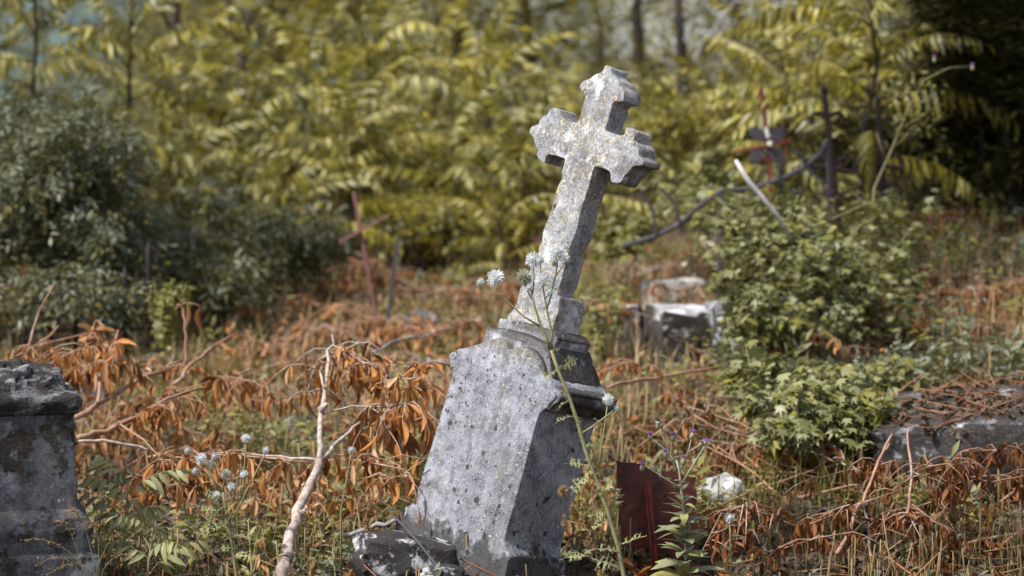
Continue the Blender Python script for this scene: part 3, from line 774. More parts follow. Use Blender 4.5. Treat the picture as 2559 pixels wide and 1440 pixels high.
# ------------------------------------------------------------------ branches with dead leaves
DEADM = {k: [None] * 14 for k in ('dead', 'rust')}
for key in DEADM:
    for i, tp in enumerate(LEAF_DEAD):
        m_ = MB(); m_.add(*tp); DEADM[key][i] = m_.mesh('leaf', M[key])
def leaf_matrix(p, yaw, pitch, roll, sc):
    return Matrix.Translation(p) @ Matrix.Rotation(yaw, 4, 'Z') @ Matrix.Rotation(pitch, 4, 'X') @ Matrix.Rotation(roll, 4, 'Y') @ Matrix.Diagonal((sc * random.uniform(.8, 1.15), sc, sc, 1))
def interp(pts, t):
    k = len(pts) - 1; x = min(max(t, 0), .9999) * k; i = int(x); return pts[i].lerp(pts[i + 1], x - i)
def branch(label, stems, rows=(), kind='dead', mat='bark_p', cat='branch', group=None, name='fallen_branch', joined=False, leafpart=True):
    """stems: [(points, r0, r1)], rows: [(points, count, leaf length, droop 0..1)]"""
    b0 = stems[0][0][0].copy()
    t = thing(name, b0, label, cat, group)
    mb = MB()
    for k, (pts, r0, r1) in enumerate(stems):
        n = len(pts); q = []
        for i in range(n - 1):
            for j in range(3):
                s = j / 3; p = pts[i].lerp(pts[i + 1], s)
                q.append(p + Vector((random.gauss(0, .4), random.gauss(0, .4), random.gauss(0, .4))) * r0 * (1 if (i or j) else 0))
        q.append(pts[-1])
        rr = [r0 + (r1 - r0) * i / (len(q) - 1) for i in range(len(q))]
        mb.tube([p - b0 for p in q], rr, 8 if r0 > .006 else 5, .10)
    for pts, n, ll, dr in rows:
        mb.tube([p - b0 for p in pts], [.0022] * (len(pts) - 1) + [.001], 4)
    mb.obj('stem', M[mat], t)
    jm = MB(); rm = MB()
    def put(p, dr, ll):
        pitch = R(-90 * dr + random.gauss(0, 17)) if random.random() < .92 else R(random.uniform(-40, 30))
        Mx = leaf_matrix(p, random.uniform(0, 6.28), pitch, random.uniform(-.8, .8), ll * random.uniform(.45, 1.05))
        if joined: jm.batch(LEAF_DEAD[random.randrange(14)], [np.array(Mx)])
        else: link('leaf', DEADM[kind][random.randrange(14)], t, Mx)
    for pts, n, ll, dr in rows:
        left = int(n * 1.3)
        while left > 0:
            k = min(left, random.randint(3, 9)); left -= k
            p = interp(pts, random.random() ** random.choice((.7, 1, 1.4))) - b0; a = random.uniform(0, 6.28)
            L = ll * random.uniform(.8, 2.4); e = p + Vector((math.cos(a) * L, math.sin(a) * L * .7, -L * dr * random.uniform(.1, .75)))
            e.z = max(e.z, float(H(e.x + b0.x, e.y + b0.y)) - b0.z + .02)
            m_ = p.lerp(e, .5) + Vector((0, 0, L * random.uniform(.05, .3)))
            rp = [p, m_, e]; rm.tube([p, p.lerp(m_, .5) + Vector((0, 0, L * .06)), m_, m_.lerp(e, .5) + Vector((0, 0, L * .04)), e], [.0018, .0017, .0015, .0012, .0008], 4)
            for q in range(k): put(interp(rp, (q + random.uniform(.3, 1)) / k), dr, ll)
    if rm.v: rm.obj('leaf_stalks', M[mat], t)['kind'] = 'stuff'
    if joined and jm.v:
        o = jm.obj('dead_leaves', M[kind + 'j'], t); o['kind'] = 'stuff'
    return t
def P(*a): return [W(x, y, d) for x, y, d in a]
def PG(*a): return [onto(G(q[0], q[1]), random.uniform(.04, .12)) for q in a]
big = branch('thick pale fallen branch with sawn end running up past the cross', [
    (P((690,1470,5.72),(705,1415,5.78),(722,1368,5.85),(748,1280,6.0),(775,1210,6.1),(797,1150,6.2)), .0185, .0105),
    (P((797,1150,6.2),(801,1070,6.35),(812,975,6.55),(822,900,6.7),(830,838,6.85)), .0085, .003),
    (P((797,1150,6.2),(835,1118,6.3),(870,1080,6.4),(908,1048,6.5)), .007, .003),
    (P((797,1150,6.2),(700,1140,6.35),(600,1135,6.5),(540,1132,6.6)), .004, .002),
    (P((812,970,6.55),(800,930,6.6),(803,918,6.6)), .004, .003)],
    [(P((830,862,6.75),(870,880,6.72),(905,905,6.7),(930,960,6.68)), 34, .085, .95),
     (P((828,880,6.75),(795,900,6.75),(775,950,6.75),(765,1010,6.75)), 34, .075, .95),
     (P((820,1030,6.5),(880,1015,6.5),(960,1018,6.5),(1030,1008,6.5)), 38, .10, 1.0),
     (P((845,885,6.85),(880,930,6.85),(900,980,6.85)), 24, .08, .95)],
    mat='bark_w')
for x, y, d_, dx, dy in ((716,1368,5.84,-26,-10), (748,1284,5.98,24,-14), (770,1222,6.08,-20,-16), (806,1020,6.42,18,-16)):
    mb = MB(); a_ = W(x, y, d_) - big.location; e_ = W(x + dx, y + dy, d_ - .01) - big.location
    mb.tube([a_.lerp(e_, -.3), a_.lerp(e_, .35), e_.lerp(a_, .3)], [.011, .007, .0045], 7, .15); mb.obj('knot', M['bark_w'], big, sharp=50)
mb = MB(); p0 = W(690,1470,5.72) - big.location; d0 = (W(690,1470,5.72) - W(705,1415,5.78)).normalized()
mb.tube([p0 + d0 * .001, p0 + d0 * .003], [.0172, .0165], 10); mb.obj('sawn_end', M['cutwood'], big)
branch('dead spray of large bright orange leaves just left of the pedestal', [(P((985,1070,6.5),(960,990,6.6),(968,930,6.7),(975,890,6.75)), .004, .002)],
    [(P((940,960,6.6),(990,945,6.6),(1040,950,6.6),(1065,980,6.6)), 26, .085, .7), (P((965,900,6.7),(975,960,6.7)), 8, .10, .3), (P((1060,1040,6.45),(1020,1060,6.5),(980,1050,6.5)), 20, .095, .9),
     (P((945,925,6.7),(985,905,6.7),(1045,915,6.7)), 14, .075, .25)])
branch('long row of hanging orange leaves below the fork of the pale branch', [(P((1010,1175,6.25),(900,1150,6.35),(760,1150,6.4),(520,1135,6.5)), .003, .002)],
    [(P((1005,1160,6.3),(900,1135,6.35),(800,1138,6.35)), 36, .085, 1.0), (P((800,1160,6.35),(700,1148,6.4),(610,1140,6.45),(530,1135,6.5)), 40, .085, .95), (P((1060,1150,6.2),(1000,1190,6.25),(940,1200,6.25)), 20, .085, .95),
     (P((850,1085,6.5),(930,1080,6.5),(1010,1075,6.5)), 30, .085, .95)])
branch('bunch of curled orange leaves hanging like a skirt by the seedling leaves', [(P((505,1270,6.2),(490,1190,6.25),(450,1142,6.3)), .003, .002)],
    [(P((400,1160,6.25),(440,1142,6.25),(480,1152,6.25)), 44, .085, 1.0), (P((400,1215,6.2),(460,1210,6.2),(500,1225,6.2)), 20, .06, .6)])
branch('heap of withered orange leaves on sticks behind the dark pedestal', [(P((40,940,7.3),(72,888,7.4),(146,815,7.6)), .007, .003), (P((72,888,7.4),(80,830,7.4),(100,770,7.4),(136,708,7.4)), .005, .0025)],
    [(P((40,890,7.4),(110,860,7.4),(190,840,7.5),(250,830,7.5)), 50, .085, .7), (P((80,930,7.3),(180,880,7.3),(290,850,7.3)), 56, .09, .8), (P((150,940,7.2),(230,910,7.2),(350,895,7.3)), 50, .085, .85), (P((60,960,7.2),(140,930,7.2),(200,950,7.2)), 40, .08, .8)])
branch('long pinkish bough sloping up from the dark pedestal, grey at the butt', [(P((190,1042,7.0),(254,1009,7.15),(336,953,7.4),(409,923,7.6),(456,900,7.7)), .009, .004)],
    [(P((320,960,7.4),(380,935,7.5),(440,915,7.6)), 20, .06, .9)])
branch('bough lying almost level across the orange leaves, whitish at its left end', [(P((196,1093,6.8),(267,1074,6.9),(353,1040,7.0),(400,1005,7.1),(461,986,7.2),(538,953,7.4),(645,920,7.6)), .009, .003), (P((435,960,7.3),(474,912,7.5),(517,880,7.6),(583,835,7.8)), .007, .003)],
    [(P((300,1060,6.9),(400,1010,7.0),(480,985,7.1)), 40, .075, .9), (P((420,985,7.2),(520,955,7.3),(620,930,7.5)), 44, .075, .9), (P((560,940,7.4),(640,955,7.3),(690,1010,7.2)), 30, .07, .8)], mat='bark_p')
branch('thin grey twig lying straight across below the level bough', [(P((196,1104,6.6),(258,1104,6.6),(340,1112,6.6),(372,1123,6.6)), .005, .003)], [], mat='bark_w', name='twig', cat='twig')
branch('upright pink stem curving beside the small stone stump', [(P((245,1008,7.1),(250,949,7.2),(267,893,7.3),(295,825,7.4)), .007, .003)], [], name='dead_stem', cat='stem')
branch('tall hooked dry stem with one hanging leaf at its tip', [(P((466,915,7.6),(465,860,7.6),(462,800,7.6),(456,768,7.6),(446,762,7.6),(440,775,7.6)), .006, .003)], [(P((446,764,7.6),(442,770,7.6)), 2, .085, 1.0)], name='dead_stem', cat='stem')
branch('thin dry twig running down to the right between the orange leaves', [(P((300,1060,6.9),(360,1100,6.7),(400,1140,6.5)), .003, .002)], [], name='twig', cat='twig')
branch('pale stick with reddish bark behind the monument ledge', [(P((1520,968,7.4),(1600,950,7.6),(1700,935,7.7),(1795,918,7.8)), .006, .004)], [(P((1500,930,7.5),(1560,905,7.6),(1620,915,7.6)), 40, .05, .8)], mat='bark_p')
branch('grey arched twig in the pale brush left of the cross', [(P((930,880,7.8),(1000,850,8.0),(1080,835,8.1),(1150,810,8.2)), .005, .002)], [], mat='bark_g', name='twig', cat='twig')
branch('short grey stick pressed against the left foot of the cross pedestal', [(P((858,1340,6.15),(920,1325,6.15),(990,1298,6.1)), .006, .006)], [], mat='bark_g', name='stick', cat='stick')
# right side
branch('forked brown branch with rust leaves in the right corner', [
    (P((2091,1385,6.2),(2121,1331,6.25),(2140,1279,6.3),(2162,1237,6.35),(2192,1155,6.45),(2230,1085,6.55)), .006, .004),
    (P((2192,1155,6.45),(2210,1130,6.45),(2222,1110,6.5)), .004, .003)],
    [(P((1975,1180,6.5),(2050,1195,6.45),(2100,1180,6.45),(2190,1160,6.45),(2280,1152,6.45)), 40, .06, .95), (P((2025,1310,6.3),(2150,1260,6.3),(2275,1215,6.35)), 40, .06, .95), (P((1960,1370,6.2),(2040,1345,6.2),(2130,1330,6.2)), 30, .06, .8)], kind='rust')
branch('upright reddish stem standing before the ruined slab', [(P((2258,1310,6.3),(2273,1256,6.35),(2279,1192,6.4),(2269,1125,6.45),(2271,1070,6.5)), .005, .003)],
    [(P((2279,1180,6.4),(2340,1200,6.4),(2420,1240,6.4)), 34, .06, .95), (P((2280,1260,6.35),(2330,1300,6.3),(2400,1345,6.3)), 30, .06, .9)], kind='rust', name='dead_stem', cat='stem')
branch('curtain of rust brown leaves hanging off the ruined slab', [(P((2559,1190,6.3),(2480,1205,6.35),(2380,1190,6.4)), .003, .002)],
    [(P((2400,1130,6.45),(2480,1125,6.45),(2570,1120,6.45)), 44, .065, 1.0), (P((2380,1195,6.4),(2470,1190,6.35),(2570,1180,6.35)), 46, .07, 1.0), (P((2300,1170,6.4),(2360,1160,6.4),(2420,1165,6.4)), 30, .06, .95)], kind='rust')
branch('rusty dead boughs sprawled over the bank at the right edge', [(PG((2250,650,8.6),(2350,600,8.7),(2470,570,8.8),(2580,560,8.9)), .005, .003), (PG((2300,720,8.3),(2420,640,8.5),(2580,600,8.6)), .004, .002), (PG((2330,760,8.1),(2450,700,8.3),(2580,690,8.3)), .004, .002)],
    [(PG((2230,600,8.8),(2330,585,8.8),(2440,575,8.9),(2570,570,8.9)), 40, .075, .85), (PG((2300,670,8.5),(2420,640,8.5),(2570,625,8.6)), 40, .075, .85), (PG((2320,760,8.1),(2430,720,8.2),(2570,700,8.2)), 34, .06, .7), (PG((2350,830,7.8),(2450,800,7.8),(2570,790,7.8)), 26, .05, .5)], kind='rust', joined=True)
# anonymous twigs with leaves lying in the brush
LANDMARKS = [('the dark pedestal',110,1150),('the low globe thistle',570,1250),('the pale fallen branch',790,1150),('the cross monument',1220,1150),('the rust red plate',1640,1280),('the white rock',1795,1240),('the fallen stone blocks',1700,830),('the low ground shrub',2000,1000),('the ruined slab',2450,1030),('the broad shrub',2000,640),('the forked brown branch',2170,1230),('the iron fence',250,740),('the slender iron cross',910,570),('the hooked dry stem',463,830),('the bright green young weed',425,790),('the grey rubble lump',1060,830),('the flat whitish stone',1095,920),('the fallen iron railing',1800,480),('the dark evergreen',2480,300),('the upright reddish stem',2270,1190),('the purple flowered thistle',1700,1250),('the level bough',400,1010),('the long hanging leaf row',760,1200),('the tall yellow green weed',2240,400),('the small blue thistle',1825,1330),('the cross shaft',1440,640)]
USED = set()
def place_word(px, py):
    c = []
    for nm, x, y in LANDMARKS:
        dx, dy = px - x, py - y; d = math.hypot(dx, dy)
        hz = 'left' if dx < 0 else 'right'; vt = 'behind' if dy < 0 else 'in front of'
        if abs(dx) > 2.2 * abs(dy): w = hz + ' of ' + nm
        elif abs(dy) > 2.2 * abs(dx): w = 'straight ' + vt + ' ' + nm
        else: w = ('behind and ' if dy < 0 else 'in front and ') + hz + ' of ' + nm
        far = ' close ' if d < 130 else (' a little way ' if d < 300 else ' well away ')
        c.append((d, far + w))
    for d, w in sorted(c):
        if w not in USED: USED.add(w); return w
    return ''
def random_branches(n, xr, yr, label, group, kind, rows, nl, ll, joined):
    for k in range(n):
        for _ in range(60):
            px, py = random.uniform(*xr), random.uniform(*yr)
            if not (880 < px < 1560 and py > 1010) and not (px < 230 and py > 930): break
        p = onto(G(px, py), .03); a = random.uniform(0, 6.28); L = random.uniform(.25, .5)
        d = Vector((math.cos(a), math.sin(a) * .6, random.uniform(.05, .35)))
        q = [p, p + d * L * .5 + Vector((0, 0, .02)), p + d * L]
        rr = []
        for j in range(rows):
            s = q[1].lerp(q[2], random.random()); aa = a + random.uniform(-1.1, 1.1)
            e = Vector((math.cos(aa), math.sin(aa), 0)) * random.uniform(.16, .3)
            m_ = s + e * .5 + Vector((0, 0, .035)); en = s + e
            en.z = max(float(H(en.x, en.y)) + .03, s.z - .05)
            m_.z = max(m_.z, float(H(m_.x, m_.y)) + .05)
            rr.append(([s, m_, en], nl, ll, random.uniform(.35, .95)))
        branch(label + place_word(px, py), [(q, random.uniform(.003, .006), .002)], rr, kind, random.choice(['bark_p', 'bark_p', 'bark_w']), 'branch', group, 'leafy_twig', joined)
random_branches(16, (230, 880), (960, 1260), 'broken orange leaved twig', 'broken twigs with orange leaves', 'dead', 3, 13, .075, False)
random_branches(40, (330, 1250), (680, 960), 'faded dead twig', 'faded dead twigs behind the cross', 'dead', 4, 16, .075, True)
random_branches(12, (1450, 1800), (640, 980), 'orange dead twig', 'orange twigs beside the stone blocks', 'dead', 4, 14, .06, True)
random_branches(20, (1820, 2559), (1130, 1440), 'brittle rust leaved twig', 'brittle twigs with rust brown leaves', 'rust', 3, 11, .055, False)

random_branches(22, (2180, 2559), (560, 880), 'short rusty twig', 'rust leaved twigs on the right bank', 'rust', 5, 15, .06, True)
# ------------------------------------------------------------------ globe thistles
def head_mesh(name, mat, core, spikes, seed, spread=.3, ln=1.0):
    r = random.Random(seed); mb = MB()
    ga = math.pi * (3 - 5 ** .5)
    for i in range(spikes):
        z = 1 - 2 * (i + .5) / spikes; rr = math.sqrt(max(0, 1 - z * z)); a = ga * i
        d = Vector((rr * math.cos(a), rr * math.sin(a), z)) + Vector((r.gauss(0, .06), r.gauss(0, .06), r.gauss(0, .06)))
        d.normalize(); ln_ = ln * (1.0 + .10 * math.sin(3 * d.x + seed) * math.sin(2.5 * d.z + seed)); s = d.orthogonal().normalized(); u = d.cross(s)
        L = ln_ * r.uniform(.78, 1.12)
        w = .055
        b = [d * .35 + (s * math.cos(q) + u * math.sin(q)) * w for q in (0, 2.09, 4.19)]
        m_ = [d * L * .82 + (s * math.cos(q) + u * math.sin(q)) * w * .95 for q in (0, 2.09, 4.19)]
        tips = [d * L + (s * math.cos(q + .4) + u * math.sin(q + .4)) * spread * .45 for q in (0, 2.09, 4.19)]
        V = [tuple(q) for q in b + m_ + tips] + [tuple(d * L * 1.02)]
        F = []
        for j in range(3):
            k = (j + 1) % 3
            F += [(j, k, 3 + k), (j, 3 + k, 3 + j), (3 + j, 3 + k, 6 + j), (3 + j, 6 + j, 9)]
        mb.add(V, F)
    return mb.mesh(name, mat)
def core_mesh(name, mat):
    bm = bmesh.new(); bmesh.ops.create_icosphere(bm, subdivisions=2, radius=.52)
    me = bpy.data.meshes.new(name); bm.to_mesh(me); bm.free(); me.materials.append(mat); return me
HEAD = {k: [head_mesh('flower_head', M[m], None, n, s, sp, l) for s in (1, 2, 3)] for k, m, n, sp, l in (('w', 'hd_w', 105, .20, 1.05), ('g', 'hd_g', 130, .12, 1.0), ('b', 'hd_b', 90, .10, 1.0), ('d', 'hd_d', 100, .10, 1.0))}
CORE = dict(w=core_mesh('core', M['core_w']), g=core_mesh('core', M['core_g']), b=core_mesh('core', M['core_w']), d=core_mesh('core', M['core_d']))
SPINY = []
for s in range(9):
    m_ = MB(); m_.add(*spiny_tpl(5 + s % 3, s, random.uniform(.2, .6))); SPINY.append(m_.mesh('leaf', M['t_leaf']))
SPINY_Y = []
for s in range(2):
    m_ = MB(); m_.add(*spiny_tpl(6, s + 9, .3)); SPINY_Y.append(m_.mesh('leaf', M['y_leaf']))
def thistle(label, D, base, stems, heads, leaves=(), mat='stem_g', group=None, name='globe_thistle'):
    b = onto(W(base[0], base[1], D))
    t = thing(name, b, label, 'thistle', group)
    mb = MB()
    for pts, r0, r1 in stems:
        q = [W(p[0], p[1], D + (p[2] if len(p) > 2 else 0)) - b for p in pts]
        if pts[0] == base: q = [Vector((0, 0, -.03))] + q
        mb.tube(q, [r0 + (r1 - r0) * i / (len(q) - 1) for i in range(len(q))], 6)
    mb.obj('stem', M[mat], t)
    for h in heads:
        x, y, r, k = h[:4]; dd = h[4] if len(h) > 4 else 0
        sc = r * PXM(D + dd)
        Mx = Matrix.Translation(W(x, y, D + dd) - b) @ Matrix.Rotation(random.uniform(0, 6), 4, 'Z') @ Matrix.Rotation(random.uniform(-.5, .5), 4, 'X') @ Matrix.Scale(sc, 4)
        o = link('flower_head', HEAD[k][random.randrange(3)], t, Mx)
        link('core', CORE[k], o)
    for lf in leaves:
        x, y, ln, ang, tilt = lf[:5]; pool = SPINY_Y if len(lf) > 5 else SPINY
        # ang: direction in the picture plane (degrees from right, counter-clockwise), tilt: towards camera
        d = Vector((math.cos(R(ang)), -math.sin(R(tilt)), math.sin(R(ang)))).normalized()
        up = Vector((0, -.75, .66)); up = (up - d * up.dot(d)).normalized(); sx = d.cross(up)
        rot = Matrix((sx, d, up)).transposed().to_4x4()
        link('leaf', pool[random.randrange(len(pool))], t, Matrix.Translation(W(x, y, D) - b) @ rot @ Matrix.Rotation(random.uniform(-.9, .9), 4, 'Y') @ Matrix.Scale(ln * PXM(D) * random.uniform(.65, .95), 4))
    return t
thistle('tall globe thistle with white heads rising in front of the leaning cross', 5.66, (1560, 1445), [
    ([(1560,1445),(1544,1364),(1516,1270),(1485,1190),(1461,1120),(1440,1044),(1422,992),(1393,921),(1377,875)], 0.0056, .0040),
    ([(1377,875),(1366,845),(1352,817),(1342,785),(1335,762),(1327,725)], .0040, .0022),
    ([(1352,817),(1310,792),(1277,762),(1248,737),(1239,712)], .0026, .0018),
    ([(1250,739),(1226,734),(1207,718)], .0017, .0013),
    ([(1377,875),(1379,833),(1372,800),(1366,771),(1358,725),(1356,712)], .0030, .0018),
    ([(1366,775),(1378,735),(1385,704),(1393,662),(1391,645)], .0022, .0016),
    ([(1333,752),(1318,728),(1310,708)], .002, .0015),
    ([(1331,735),(1335,690),(1331,662)], .002, .0015), ([(1345,700),(1352,678),(1350,660)], .0016, .0012),
    ([(1362,748),(1372,735)], .0015, .0012), ([(1388,690),(1404,668),(1413,655)], .0015, .0012),
    ([(1454,1083),(1475,1070),(1497,1054),(1535,1025)], .0026, .0018), ([(1497,1170),(1502,1120),(1512,1060),(1518,1010)], .0022, .0015)],
    [(1239,695,22,'w'),(1201,706,12,'b'),(1356,700,20,'w',-.01),(1391,633,21,'w'),(1331,649,19,'w'),(1310,694,23,'g'),(1350,651,12,'b',-.02),(1416,647,11,'b'),(1385,660,9,'g'),(1322,720,10,'b',-.02),(1373,729,11,'b',-.02),(1520,999,15,'w'),(1541,1020,9,'b')],
    [(1345,812,38,-170,10),(1378,878,42,25,20),(1396,922,62,30,30),(1392,925,60,205,30),(1424,990,38,150,40),(1424,1000,50,-165,20),(1436,1040,66,178,25),(1432,1040,30,-40,40),
     (1462,1115,40,20,20),(1478,1165,90,165,20),(1478,1175,100,-145,40),(1490,1200,60,-70,40),(1505,1235,70,60,20),(1530,1290,90,75,20),(1518,1150,50,100,10),(1500,1130,30,30,10),(1545,1365,110,35,30),(1548,1380,70,150,20),(1520,1300,80,200,30),(1556,1420,90,160,20),
     (1500,1060,30,120,10),(1515,1045,28,-60,20),(1243,728,20,-150,10),(1290,775,24,60,10),(1366,790,30,40,10),(1385,720,24,-30,10),(1540,1445,90,195,20,1),(1530,1470,80,120,20,1)])
thistle('low globe thistle with eleven pale heads among the orange leaves', 5.85, (592, 1445), [
    ([(592,1445),(582,1380),(572,1320),(562,1262),(556,1230)], .0048, .0034),
    ([(556,1235),(530,1195),(515,1165),(505,1155)], .003, .002), ([(520,1172),(495,1150),(478,1135)], .0022, .0015), ([(515,1165),(525,1155),(535,1145)], .0018, .0014),
    ([(556,1232),(561,1200),(563,1190)], .0024, .0018), ([(560,1255),(585,1240),(579,1220)], .002, .0015), ([(558,1250),(546,1245),(541,1240)], .002, .0015),
    ([(572,1320),(600,1260),(625,1210),(650,1160),(662,1135)], .0026, .0016), ([(603,1250),(608,1210),(612,1150),(615,1105)], .0024, .0015), ([(563,1205),(590,1195),(606,1188)], .0018, .0014), ([(530,1195),(505,1185),(493,1178)], .0018, .0013)],
    [(469,1126,10,'b'),(503,1147,15,'w'),(537,1140,10,'b'),(531,1161,12,'g'),(489,1176,10,'b'),(563,1185,14,'g'),(615,1096,12,'w'),(664,1126,11,'b'),(610,1185,11,'w'),(579,1215,11,'w'),(541,1238,11,'w')],
    [(556,1250,70,150,20),(565,1280,90,165,20),(560,1265,80,200,30),(575,1310,85,30,20),(570,1300,95,190,30),(580,1340,90,20,30),(575,1330,80,140,30),(600,1260,45,40,10),(612,1140,22,10,10),(613,1170,22,170,10),(540,1215,40,120,10),(585,1235,40,60,20),(560,1290,70,60,40),(555,1275,70,110,30),(584,1370,80,170,20),(586,1390,80,10,20),(614,1120,18,190,10),(630,1200,26,10,10)])
thistle('single slim globe thistle with one small head left of the monument', 6.0, (852, 1275), [([(852,1275),(858,1245),(866,1200),(873,1160),(878,1133)], .0022, .0014)],
    [(878,1125,10,'b')], [(876,1150,26,20,10),(872,1170,30,170,10),(866,1200,34,15,10),(862,1222,40,150,10),(858,1240,44,0,10),(858,1250,40,170,20)])
thistle('dried brown globe thistle heads against the left edge of the pedestal', 5.9, (1010, 1420), [
    ([(1010,1420),(1012,1340),(1000,1280),(960,1258),(930,1240),(905,1240)], .002, .0012), ([(975,1262),(945,1290),(925,1308)], .0014, .001), ([(995,1275),(988,1282)], .0014, .001), ([(930,1242),(930,1256)], .0014, .001)],
    [(902,1253,11,'d'),(929,1265,14,'d'),(985,1287,10,'d'),(919,1320,11,'d'),(914,1302,7,'d'),(906,1242,8,'d')], [(960,1258,30,60,10)], mat='stem_b')
thistle('dried brown globe thistle with round tan heads right of the pedestal', 5.72, (1500, 1450), [
    ([(1500,1450),(1490,1385),(1465,1320),(1440,1270),(1415,1238)], .002, .0013), ([(1480,1360),(1450,1310),(1412,1300)], .0016, .001), ([(1490,1385),(1485,1300),(1482,1240),(1500,1212)], .0018, .001), ([(1484,1290),(1465,1270)], .0014, .001), ([(1490,1380),(1475,1365)], .0014, .001)],
    [(1406,1227,15,'d'),(1412,1307,11,'d'),(1467,1359,10,'d'),(1502,1207,10,'d'),(1459,1261,10,'d'),(1482,1230,8,'d'),(1410,1290,6,'d')], [(1480,1330,60,150,20),(1470,1290,60,20,20),(1490,1370,70,200,20),(1485,1310,60,60,30),(1495,1410,80,120,20),(1460,1390,80,170,20),(1440,1400,70,140,20)], mat='stem_b')
thistle('small blue globe thistle standing alone right of the rust red plate', 5.9, (1828, 1460), [([(1828,1460),(1826,1400),(1825,1340),(1824,1308)], .0026, .0018)],
    [(1824,1295,14,'b')], [(1824,1322,26,150,10),(1826,1350,40,20,10),(1826,1370,40,170,20),(1827,1400,60,200,20),(1827,1410,50,30,20),(1828,1430,70,160,20),(1828,1440,60,10,20),(1826,1340,22,20,20)])
for x, y, h, lab in ((440, 1330, 100, 'withered brown thistle head low in the litter by the seedling'), (2225, 1075, 60, 'withered tan thistle head on the forked rust leaf branch'), (2435, 1325, 60, 'withered brown thistle head in the right corner litter'), (2400, 1195, 50, 'withered thistle head hanging before the ruined slab')):
    q = G(x, min(y + 60, 1438)); D_ = q.y
    thistle(lab, D_, (x + 6, y + 60), [([(x + 6, y + 60), (x + 3, y + 30), (x, y + 10)], .0016, .0012)], [(x, y, 12, 'd')], (), 'stem_b', None, 'dry_thistle')

# ------------------------------------------------------------------ purple flowered thistle in front of the plate
OBL = []
for s in range(5):
    m_ = MB(); m_.add(*leaf_tpl(1, random.uniform(.34, .42), 6, .2, random.uniform(.05, .4), s + 40, twist=random.uniform(-.25, .25))); OBL.append(m_.mesh('leaf', M['p_leaf']))
D = 5.85
b = onto(W(1716, 1460, D))
cp = thing('creeping_thistle', b, 'leafy creeping thistle with small purple flowers before the rust red plate', 'thistle')
mb = MB()
heads = [(1624,1085,'p'),(1643,1058,'c'),(1654,1056,'v'),(1681,1086,'p'),(1690,1072,'t'),(1732,1080,'p'),(1662,1128,'p'),(1707,1144,'p'),(1605,1161,'p'),(1752,1104,'v'),(1763,1100,'v'),(1775,1102,'v'),(1688,1122,'t')]
st = [([(1716,1460),(1713,1380),(1711,1305),(1704,1240),(1697,1176),(1690,1150)], .0045, .0025), ([(1697,1180),(1675,1135),(1640,1105),(1626,1092)], .002, .0012), ([(1677,1138),(1660,1100),(1645,1070)], .0016, .001), ([(1660,1100),(1664,1080),(1655,1064)], .0012, .0009),
      ([(1692,1160),(1674,1140),(1680,1100),(1682,1092)], .0016, .001), ([(1690,1150),(1691,1100),(1690,1084)], .0016, .001), ([(1697,1185),(1722,1120),(1730,1088)], .0018, .001), ([(1716,1132),(1745,1115),(1762,1106)], .0015, .001), ([(1700,1215),(1730,1165),(1758,1118),(1774,1108)], .002, .001),
      ([(1702,1220),(1660,1195),(1625,1172),(1610,1164)], .002, .0012), ([(1690,1160),(1688,1130)], .0012, .001), ([(1697,1178),(1706,1152)], .0012, .001), ([(1697,1180),(1672,1145),(1664,1132)], .0014, .001)]
for pts, r0, r1 in st:
    q = [W(x, y, D) - b for x, y in pts]
    if pts[0][1] > 1450: q = [Vector((0, 0, -.03))] + q
    mb.tube(q, [r0 + (r1 - r0) * i / (len(q) - 1) for i in range(len(q))], 5)
mb.obj('stem', M['stem_p'], cp)
def tuft(mat, n, seed):
    r = random.Random(seed); m_ = MB()
    for i in range(n):
        a = r.uniform(0, 6.28); s = r.uniform(.1, 1); d = Vector((math.cos(a) * s, math.sin(a) * s, 1.1)).normalized(); o = d.orthogonal().normalized() * .10
        m_.add([tuple(-o), tuple(o), tuple(d * r.uniform(.85, 1.1) + o * .5), tuple(d * r.uniform(.8, 1.1) - o * .5)], [(0, 1, 2), (0, 2, 3)])
    return m_.mesh('florets', mat)
TUFT = dict(p=tuft(M['purple'], 60, 1), v=tuft(M['purple'], 24, 2), c=tuft(M['hd_w'], 50, 3), t=tuft(M['hd_d'], 50, 4))
m_ = MB(); m_.tube([(0, 0, -1.6), (0, 0, -1.2), (0, 0, -.6), (0, 0, 0), (0, 0, .1)], [.18, .5, .62, .42, .3], 8); BUD = m_.mesh('flower', M['bud'])
for x, y, k in heads:
    sc = 11 * PXM(D) * (1 if k == 'p' else .8)
    o = link('flower', BUD, cp, Matrix.Translation(W(x, y + 3, D) - b) @ Matrix.Rotation(random.uniform(-.4, .4), 4, 'Y') @ Matrix.Rotation(random.uniform(-.2, .5), 4, 'X') @ Matrix.Scale(sc, 4))
    link('florets', TUFT[k], o)
k = 0
for y in np.arange(1200, 1470, 7.0):
    t_ = (y - 1200) / 260
    for q in range(1 if y < 1250 else 2):
        k += 1; a = k * 2.4; x = np.interp(y, [1176, 1240, 1305, 1460], [1697, 1704, 1711, 1716])
        ln = (26 + 62 * min(1, t_ * 1.7)) * random.uniform(.75, 1.15)
        Mx = Matrix.Translation(W(x, y, D) - b) @ Matrix.Rotation(a, 4, 'Z') @ Matrix.Rotation(R(random.uniform(5, 40)), 4, 'X') @ Matrix.Rotation(random.uniform(-.3, .3), 4, 'Y') @ Matrix.Scale(ln * PXM(D), 4)
        link('leaf', OBL[k % 5], cp, Mx)
